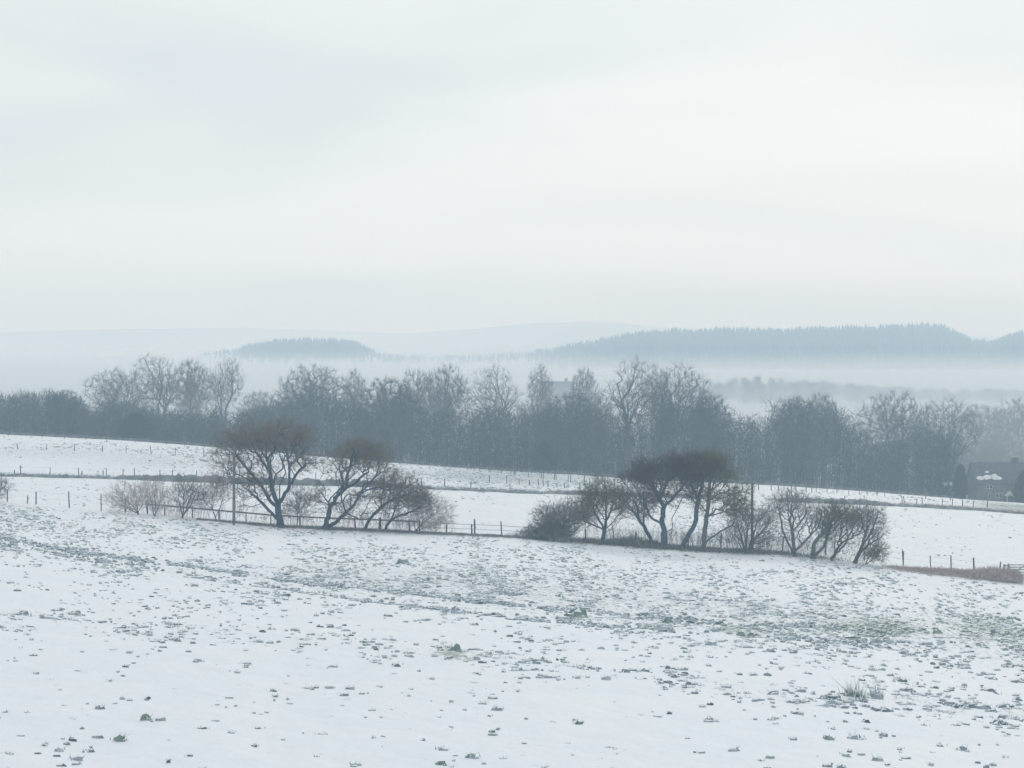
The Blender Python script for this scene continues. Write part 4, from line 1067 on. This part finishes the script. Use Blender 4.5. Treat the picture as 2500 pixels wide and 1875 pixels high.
# ------------------------------------------------------------------ cottage, farmhouse, shed
def gable_house(t, Wd, Dp, Hw, Hr, wall, roof, over=0.3):
    x, y = Wd / 2, Dp / 2
    V = np.array([(-x, -y, -0.6), (x, -y, -0.6), (x, y, -0.6), (-x, y, -0.6), (-x, -y, Hw), (x, -y, Hw), (x, y, Hw), (-x, y, Hw), (-x, 0, Hw + Hr - 0.12), (x, 0, Hw + Hr - 0.12)], float)
    me = bpy.data.meshes.new("wall")
    me.from_pydata([tuple(v) for v in V], [], [(0, 1, 5, 4), (2, 3, 7, 6), (1, 2, 6, 9, 5), (3, 0, 4, 8, 7)])
    me.materials.append(wall)
    link("wall", me, t)
    sl = Hr / y
    xo = x + over; yo = y + over
    th = 0.14
    V = []
    for sx in (-xo, xo):
        V += [(sx, -yo, Hw - over * sl), (sx, 0, Hw + Hr), (sx, yo, Hw - over * sl), (sx, -yo, Hw - over * sl + th), (sx, 0, Hw + Hr + th), (sx, yo, Hw - over * sl + th)]
    me = bpy.data.meshes.new("roof")
    me.from_pydata(V, [], [(0, 6, 7, 1), (1, 7, 8, 2), (3, 4, 10, 9), (4, 5, 11, 10), (0, 3, 9, 6), (2, 8, 11, 5), (0, 1, 4, 3), (1, 2, 5, 4), (6, 9, 10, 7), (7, 10, 11, 8)])
    me.materials.append(roof)
    return link("roof", me, t)

def chimney(parent, x, y, z0, h, w_=0.7, pots=3):
    v, q = box(w_ * 1.6, w_, h)
    c = link("chimney", mesh_np("chimney", v, q, mats=[M['slate']], smooth=False), parent, (x, y, z0))
    for k in range(pots):
        P = np.array([[0, 0, 0], [0, 0, 0.45]])
        v, q = tubes([np.arange(2)], P, np.array([0.13, 0.10]), 8)
        link("chimney_pot", mesh_np("chimney_pot", v, q, mats=[M['pot']], smooth=False), parent, (x + (k - (pots - 1) / 2) * 0.42, y, z0 + h))
    return c

def cottage():
    Y = 357.0; s = Y / F
    X = px(2448, Y); z = CZ - Y * (1226 - HZ) / F
    t = empty("cottage", (X, Y, z), "stone cottage with slate roof and white porch in the mist at the right", "house")
    Wd = 152 * s; Dp = 7.0; Hw = 50 * s; Hr = 46 * s
    rf = gable_house(t, Wd, Dp, Hw, Hr, M['stone'], M['slate'])
    chimney(rf, (2478 - 2448) * s, 0.0, Hw + Hr - 0.3, 1.3, 0.75, 4)
    g = np.random.default_rng(9)
    # patches of snow left on the front slope of the roof
    def roof_pt(xi, yi, lift):
        zz = (1226 - yi) * s; yy = -Dp / 2 * (1 - (zz - Hw) / Hr)
        return ((xi - 2448) * s, yy, zz + lift)
    for cx, cy_, rx, ry in ((2386, 1167, 10, 4), (2404, 1165, 14, 5), (2420, 1164, 9, 6), (2430, 1167, 7, 4), (2404, 1153, 5, 2)):
        kk = 10; top = []
        for q in range(kk):
            a = q * 6.2832 / kk; j = g.uniform(0.75, 1.2)
            top.append(roof_pt(cx + math.cos(a) * rx * j, cy_ + math.sin(a) * ry * j, 0.15))
        V = top + [(p[0] * 0.98 + 0.02 * top[0][0], p[1] - 0.03, p[2] + 0.08) for p in top]
        T = [tuple(range(kk, 2 * kk))] + [(i, (i + 1) % kk, kk + (i + 1) % kk, kk + i) for i in range(kk)]
        me = bpy.data.meshes.new("snow_patch"); me.from_pydata(V, [], T); me.materials.append(M['snow'])
        link("snow_patch", me, rf)
    # windows
    def window(xi, yi, wp, hp, panes=2):
        W_, H_ = wp * s, hp * s
        v, q = box(W_, 0.1, H_)
        f = link("window", mesh_np("window", v, q, mats=[M['white_frame']], smooth=False), t, ((xi - 2448) * s, -Dp / 2 - 0.03, (1226 - yi) * s))
        for k in range(panes):
            v, q = box(W_ / panes - 0.12, 0.04, H_ - 0.16)
            link("pane", mesh_np("pane", v, q, mats=[M['glass']], smooth=False), f, ((k - (panes - 1) / 2) * (W_ / panes), -0.05, 0.08))
    window(2427, 1212, 16, 12); window(2404, 1190, 16, 10); window(2404, 1213, 6, 12, 1)
    # porch
    pxo = (2451 - 2448) * s; pw = 1.25; pd = 1.2; ph = 20 * s
    v, q = box(0.9, 0.12, 1.75); link("door", mesh_np("door", v, q, mats=[M['door']], smooth=False), t, (pxo, -Dp / 2 - 0.05, 0))
    for sx in (-1, 1):
        v, q = box(0.16, 0.16, ph); link("porch_post", mesh_np("porch_post", v, q, mats=[M['white_frame']], smooth=False), t, (pxo + sx * 0.62, -Dp / 2 - pd, 0))
    a, hr = 0.95, 11 * s
    V = [(-a, -pd - 0.2, ph), (a, -pd - 0.2, ph), (0, -pd - 0.2, ph + hr), (-a, 0, ph), (a, 0, ph), (0, 0, ph + hr)]
    me = bpy.data.meshes.new("porch_roof"); me.from_pydata(V, [], [(0, 1, 2), (3, 5, 4), (0, 2, 5, 3), (1, 4, 5, 2), (0, 3, 4, 1)]); me.materials.append(M['white_frame'])
    link("porch_roof", me, t, (pxo, -Dp / 2, 0))
cottage()

def farmhouse():
    Y = 640.0; s = Y / F
    X = px(1362, Y); z = gz(X, Y)
    zr = CZ - Y * (932 - HZ) / F
    t = empty("farmhouse", (X, Y, z), "hazy house with one chimney half hidden behind the middle of the wood", "house")
    rf = gable_house(t, 74 * s, 8.0, zr - z - 3.5, 3.5, M['stone'], M['slate'])
    chimney(rf, (1382 - 1362) * s, 0, zr - z - 0.2, 1.3, 0.7, 1)
farmhouse()

def shed():
    Y = 350.0; s = Y / F
    X = px(2312, Y); z = gz(X, Y)
    t = empty("garden_shed", (X, Y, z), "small shed with snowy roof left of the columnar evergreen", "shed")
    hb = CZ - Y * (1184 - HZ) / F - z
    rf = gable_house(t, 1.3, 1.6, hb, 0.4, M['drystone'], M['snow'], 0.12)
    v, q = box(0.5, 0.06, 1.5); link("door", mesh_np("door", v, q, mats=[M['door']], smooth=False), t, (0, -0.84, 0))
shed()

# ------------------------------------------------------------------ grass tufts poking through the snow of the near field
def tufts_mesh(xi, yi, wpx, hrat, seed, green=None, blades=0.25, blade_h=1.0, Yd=None):
    g = np.random.default_rng(seed)
    n = len(xi)
    Y = depth_at(xi, yi) if Yd is None else Yd
    X = px(xi, Y); z = ground_z(X, Y)
    w_ = wpx * Y / F * 0.5
    h = w_ * 2 * hrat
    K = 7
    V = np.zeros((n, 2 * K + 1, 3))
    ph = g.uniform(0, 6.28, n)
    dep = g.uniform(0.55, 0.9, n)
    lo = -0.06
    for k in range(K):
        a = k * 6.2832 / K + ph
        j1 = g.uniform(0.65, 1.25, n); j2 = g.uniform(0.35, 0.75, n)
        V[:, k] = np.stack([X + np.cos(a) * w_ * j1, Y + np.sin(a) * w_ * dep * j1, z + lo], 1)
        V[:, K + k] = np.stack([X + np.cos(a) * w_ * j2, Y + np.sin(a) * w_ * dep * j2, z + h * g.uniform(0.45, 0.95, n)], 1)
    V[:, 2 * K] = np.stack([X + g.normal(0, 0.2, n) * w_, Y + g.uniform(0, 0.3, n) * w_, z + h * g.uniform(0.85, 1.2, n)], 1)
    T = []
    for k in range(K):
        k2 = (k + 1) % K
        T += [[k, k2, K + k2], [k, K + k2, K + k], [K + k, K + k2, 2 * K]]
    T = np.array(T)
    TT = T[None] + (np.arange(n) * (2 * K + 1))[:, None, None]
    Vf = V.reshape(-1, 3); TT = TT.reshape(-1, 3)
    nv = np.cross(Vf[TT[:, 1]] - Vf[TT[:, 0]], Vf[TT[:, 2]] - Vf[TT[:, 0]])
    nv /= np.linalg.norm(nv, axis=1)[:, None] + 1e-12
    grass_side = np.array([0.25, -0.95, -0.15])           # faces turned this way get the grass colour, the others snow
    bare = nv @ grass_side + g.normal(0, 0.2, len(nv)) > 0.22
    gi = np.repeat(np.zeros(n, int) if green is None else green.astype(int), len(T))
    mi = np.where(bare, np.where(gi > 0, 2, 1), 0)
    parts = [(Vf, None, TT)]
    mis = [mi]
    b = np.where(g.random(n) < blades)[0]
    if len(b):
        m = 8 if blade_h < 2 else 26
        bi = np.repeat(b, m)
        P = np.stack([X[bi] + g.normal(0, 0.45, len(bi)) * w_[bi], Y[bi] + g.normal(0, 0.35, len(bi)) * w_[bi], z[bi] + 0.3 * h[bi]], 1)
        D = g.normal(0, 0.6 if blade_h < 2 else 0.4, (len(bi), 3)); D[:, 2] = 1; D /= np.linalg.norm(D, axis=1)[:, None]
        v, t = pyramids(P, D, blade_h * h[bi] * g.uniform(0.7, 1.7, len(bi)) + 0.015, g.uniform(0.005, 0.011, len(bi)))
        bm = np.where((green[bi] if green is not None else np.zeros(len(bi), bool)), 2, 1)
        bm[g.random(len(bi)) < 0.3] = 0                 # frosted blades
        parts.append((v, None, t)); mis.append(np.repeat(bm, 3))
    Vm, _, Tm = merge(parts)
    return Vm, Tm, np.concatenate(mis)

def build_tufts():
    g = np.random.default_rng(500)
    N0 = 120000
    xi = g.uniform(-60, 2560, N0); yi = g.uniform(1215, 1900, N0)
    ok = yi > lineA(xi) + 2
    den = grass_density(xi, yi)
    cl = fbm(xi * 0.012, yi * 0.035, 8, 3)
    den = den * np.clip((cl - 0.3) * 3.2, 0.08, 1.6)
    # tufts cover fewer pixels far off: keep the count in step with their size
    size = np.interp(yi, [1220, 1330, 1450, 1600, 1880], [8, 9, 11.5, 16, 22])
    p = den * (11.0 / size) ** 1.5
    keep = ok & (g.random(N0) < p * 0.95)
    xi, yi, size, den = xi[keep], yi[keep], size[keep], den[keep]
    wpx = size * np.clip(np.exp(g.normal(0.0, 0.45, len(xi))), 0.3, 2.0)
    green = np.zeros(len(xi), bool)
    for cx, cy_, rx, ry in ((2150, 1532, 160, 30), (1795, 1535, 100, 20), (1115, 1598, 70, 26), (2430, 1540, 130, 50)):
        green |= (((xi - cx) / rx) ** 2 + ((yi - cy_) / ry) ** 2 < 1) & (g.random(len(xi)) < 0.8)
    green |= g.random(len(xi)) < 0.03
    hr = np.clip(g.normal(0.145, 0.045, len(xi)), 0.07, 0.3)
    V, T, mi = tufts_mesh(xi, yi, wpx, hr, 501, green, 0.6)
    o = link("grass_tufts", mesh_np("grass_tufts", V, None, T, mats=[M['snow'], M['grass'], M['grass_green']], midx=mi, smooth=True))
    tag(o, "countless small grass tufts poking through the snow of the near field", "grass", kind="stuff")
    print("tufts", len(xi))
    # wheel tracks: long flattened strips of grass, one beside the other
    parts, mis = [], []
    for f_, x0, x1, k, sp in ((rutA, -40, 1350, 700, 2.2), (lambda q: rutA(q) + 20 + q * 0.012, 100, 1500, 420, 3.0), (lambda q: rutB(q) - 2, 0, 320, 90, 5), (lambda q: rutA(q) + 14, 1350, 2560, 420, 7)):
        x = g.uniform(x0, x1, k); x = x[(fbm(x * 0.02, x * 0 + x0, 13, 3) > 0.36) & ((x > 330) | (g.random(len(x)) < 0.4))]
        V, T, mi = tufts_mesh(x, f_(x) + g.normal(0, sp, len(x)), 17 * np.exp(g.normal(0, 0.4, len(x))), np.clip(g.normal(0.10, 0.03, len(x)), 0.05, 0.2), int(700 + x0), None, 0.2)
        parts.append((V, None, T)); mis.append(mi)
    V, _, T = merge(parts)
    o = link("track_grass", mesh_np("track_grass", V, None, T, mats=[M['snow'], M['grass'], M['grass_green']], midx=np.concatenate(mis), smooth=True))
    tag(o, "flattened grass showing along the wheel tracks in the near snow", "grass", kind="stuff")
    # faint tufts of the fields behind
    n = 26000
    x = g.uniform(-60, 2560, n); Y = g.uniform(173, 319, n)
    Xw = px(x, Y); yy = HZ + F * (CZ - ground_z(Xw, Y)) / Y
    dn = 0.10 + 0.75 * np.exp(-((yy - (1163 + (x - 1200) * 0.05)) / 24) ** 2) * np.exp(-((x - 1230) / 300) ** 2) + 0.30 * np.exp(-((yy - (1095 + x * 0.05)) / 26) ** 2) * np.clip((950 - x) / 300, 0, 1)
    dn = dn + 0.4 * ((x > 1400) & (x < 2120) & (Y < 215))
    dn = dn * np.clip((fbm(Xw * 0.10, Y * 0.03, 88, 3) - 0.32) * 4, 0.1, 1.5)
    kp = g.random(n) < dn
    x, Y = x[kp], Y[kp]
    V, T, mi = tufts_mesh(x, Y, g.uniform(5, 12, len(x)), np.clip(g.normal(0.16, 0.05, len(x)), 0.06, 0.3), 900, None, 0.15, 1.0, Y)
    o = link("field_grass", mesh_np("field_grass", V, None, T, mats=[M['snow'], M['grass'], M['grass_green']], midx=mi, smooth=True))
    tag(o, "sparse grass showing through the snow of the fields behind the hedge", "grass", kind="stuff")
    # the few tussocks that stand out one by one
    big = [
        (1407, 1507, 62, 0.34, True, "wide green tussock with snowy blades below the dark tufty band at the centre"),
        (1632, 1523, 34, 0.45, True, "pale grassy tussock right of the wide green one at the tufty band's edge"),
        (1738, 1576, 36, 0.34, False, "isolated bluish dome-shaped tussock in clean snow right of centre"),
        (1112, 1592, 40, 0.45, True, "peaked green tussock on the lower track left of centre"),
        (2078, 1700, 40, 0.85, True, "left one of the two tall bladed tussocks on the lower right snow"),
        (2102, 1706, 26, 0.9, True, "dark narrow tussock wedged beside the tall bladed one on the lower right"),
        (2142, 1703, 34, 0.85, False, "right one of the two tall bladed tussocks on the lower right snow"),
        (292, 1808, 34, 0.42, True, "greenish domed tussock, lowest of the scatter at the bottom left"),
        (357, 1756, 30, 0.42, True, "dark rounded tussock above and right of the greenish bottom left one"),
        (58, 1503, 46, 0.25, False, "long flat blue tussock at the left end of the lower track"),
        (2088, 1805, 44, 0.3, False, "broad low blue tussock near the bottom right"),
        (2024, 1806, 30, 0.4, True, "green-tinged tussock left of the broad low one near the bottom right"),
        (2410, 1690, 48, 0.22, False, "spread-out low tussock near the right edge under the tall bladed pair"),
        (1152, 1852, 34, 0.4, False, "dark tussock at the bottom edge below the centre"),
        (1078, 1868, 30, 0.4, True, "green tussock cut by the bottom edge left of the centre"),
        (2350, 1834, 38, 0.34, False, "oval tussock in the bottom right corner group, left one"),
        (1110, 1495, 30, 0.5, False, "bladed tussock by the pale stalks in the middle of the near field"),
        (985, 1378, 40, 0.4, False, "squarish grey tussock inside the upper tufty band behind the ruts"),
    ]
    for x, y, wp, hr_, gr, label in big:
        ox = np.array([0.0, -0.3, 0.28]) * wp; sz = np.array([1.0, 0.55, 0.5]) * wp
        V, T, mi = tufts_mesh(x + ox, y + np.array([0, -1.0, 1.5]), sz, np.array([1, 0.8, 0.7]) * (hr_ if hr_ < 0.6 else 0.3), int(x + y), np.array([gr] * 3), 1.1, 3.2 if hr_ > 0.6 else 0.8)
        Y = float(depth_at(np.array([x]), np.array([y]))[0]); X = px(x, Y); o0 = np.array([X, Y, gz(X, Y)])
        o = link("grass_tussock", mesh_np("grass_tussock", V - o0, None, T, mats=[M['snow'], M['grass'], M['grass_green']], midx=mi, smooth=False), None, o0)
        tag(o, label, "tussock", "larger grass tussocks standing out of the near snow")
build_tufts()

# ------------------------------------------------------------------ haze and the mist lying in the valley
def volume_mat(name, density, colr, aniso=0.0, absorb=0.0):
    m = bpy.data.materials.new(name); m.use_nodes = True
    t = m.node_tree
    for n in list(t.nodes): t.nodes.remove(n)
    o = t.nodes.new("ShaderNodeOutputMaterial"); v = t.nodes.new("ShaderNodeVolumePrincipled")
    v.inputs['Density'].default_value = density; v.inputs['Color'].default_value = (*colr, 1); v.inputs['Anisotropy'].default_value = aniso; v.inputs['Absorption Color'].default_value = (absorb, absorb, absorb, 1)
    t.links.new(v.outputs[0], o.inputs['Volume'])
    return m
def hbox(name, lo, hi, m):
    (x0, y0, z0), (x1, y1, z1) = lo, hi
    V = [(x0, y0, z0), (x1, y0, z0), (x1, y1, z0), (x0, y1, z0), (x0, y0, z1), (x1, y0, z1), (x1, y1, z1), (x0, y1, z1)]
    Q = [(3, 2, 1, 0), (4, 5, 6, 7), (0, 1, 5, 4), (1, 2, 6, 5), (2, 3, 7, 6), (3, 0, 4, 7)]
    return link(name, mesh_np(name, np.array(V, float), np.array(Q), mats=[m], smooth=False))
gx = [np.array([v.co[:] for v in bpy.data.objects['ground'].data.vertices])]
zlo = gx[0][:, 2].min(); zhi = max(gx[0][:, 2].max(), CZ) + 16
hz = hbox("haze", (gx[0][:, 0].min() - 5, -605, zlo - 1), (gx[0][:, 0].max() + 5, 3605, zhi), volume_mat("haze", 0.00095, (0.63, 0.83, 0.99), 0.35, 0.95))
tag(hz, kind="stuff")

def mist_bank():
    # mist lying in the valley from the wood to the ridge, thinning upwards
    V = []
    lo, hi = CZ - 62, CZ - 0.5
    nx, ny = 2, 2
    m = volume_mat("mist", 0.0, (0.80, 0.83, 0.875))
    t = m.node_tree
    v = [n for n in t.nodes if n.type == 'PRINCIPLED_VOLUME'][0]
    co = t.nodes.new("ShaderNodeTexCoord"); sp = t.nodes.new("ShaderNodeSeparateXYZ")
    mr = t.nodes.new("ShaderNodeMapRange"); mr.interpolation_type = 'SMOOTHERSTEP'
    mr.inputs['From Min'].default_value = CZ - 32; mr.inputs['From Max'].default_value = hi
    mr.inputs['To Min'].default_value = 2.3; mr.inputs['To Max'].default_value = 0.0
    mp_ = t.nodes.new("ShaderNodeMapping"); mp_.inputs['Scale'].default_value = (1, 1, 6)
    ns = t.nodes.new("ShaderNodeTexNoise"); ns.inputs['Scale'].default_value = 0.006; ns.inputs['Detail'].default_value = 2
    nr = t.nodes.new("ShaderNodeMapRange"); nr.inputs['From Min'].default_value = 0.3; nr.inputs['From Max'].default_value = 0.7
    nr.inputs['To Min'].default_value = 0.35 * MIST; nr.inputs['To Max'].default_value = 1.5 * MIST
    mu = t.nodes.new("ShaderNodeMath"); mu.operation = 'MULTIPLY'
    l = t.links.new
    l(co.outputs['Object'], sp.inputs[0]); l(sp.outputs[2], mr.inputs['Value']); l(co.outputs['Object'], mp_.inputs[0]); l(mp_.outputs[0], ns.inputs['Vector'])
    l(ns.outputs[0], nr.inputs['Value']); l(mr.outputs[0], mu.inputs[0]); l(nr.outputs[0], mu.inputs[1]); l(mu.outputs[0], v.inputs['Density'])
    o = hbox("mist", (-1400, 348, lo), (1400, 1640, hi), m)
    tag(o, "white mist lying in the valley below the ridge", "mist", kind="stuff")
MIST = 0.0042
mist_bank()
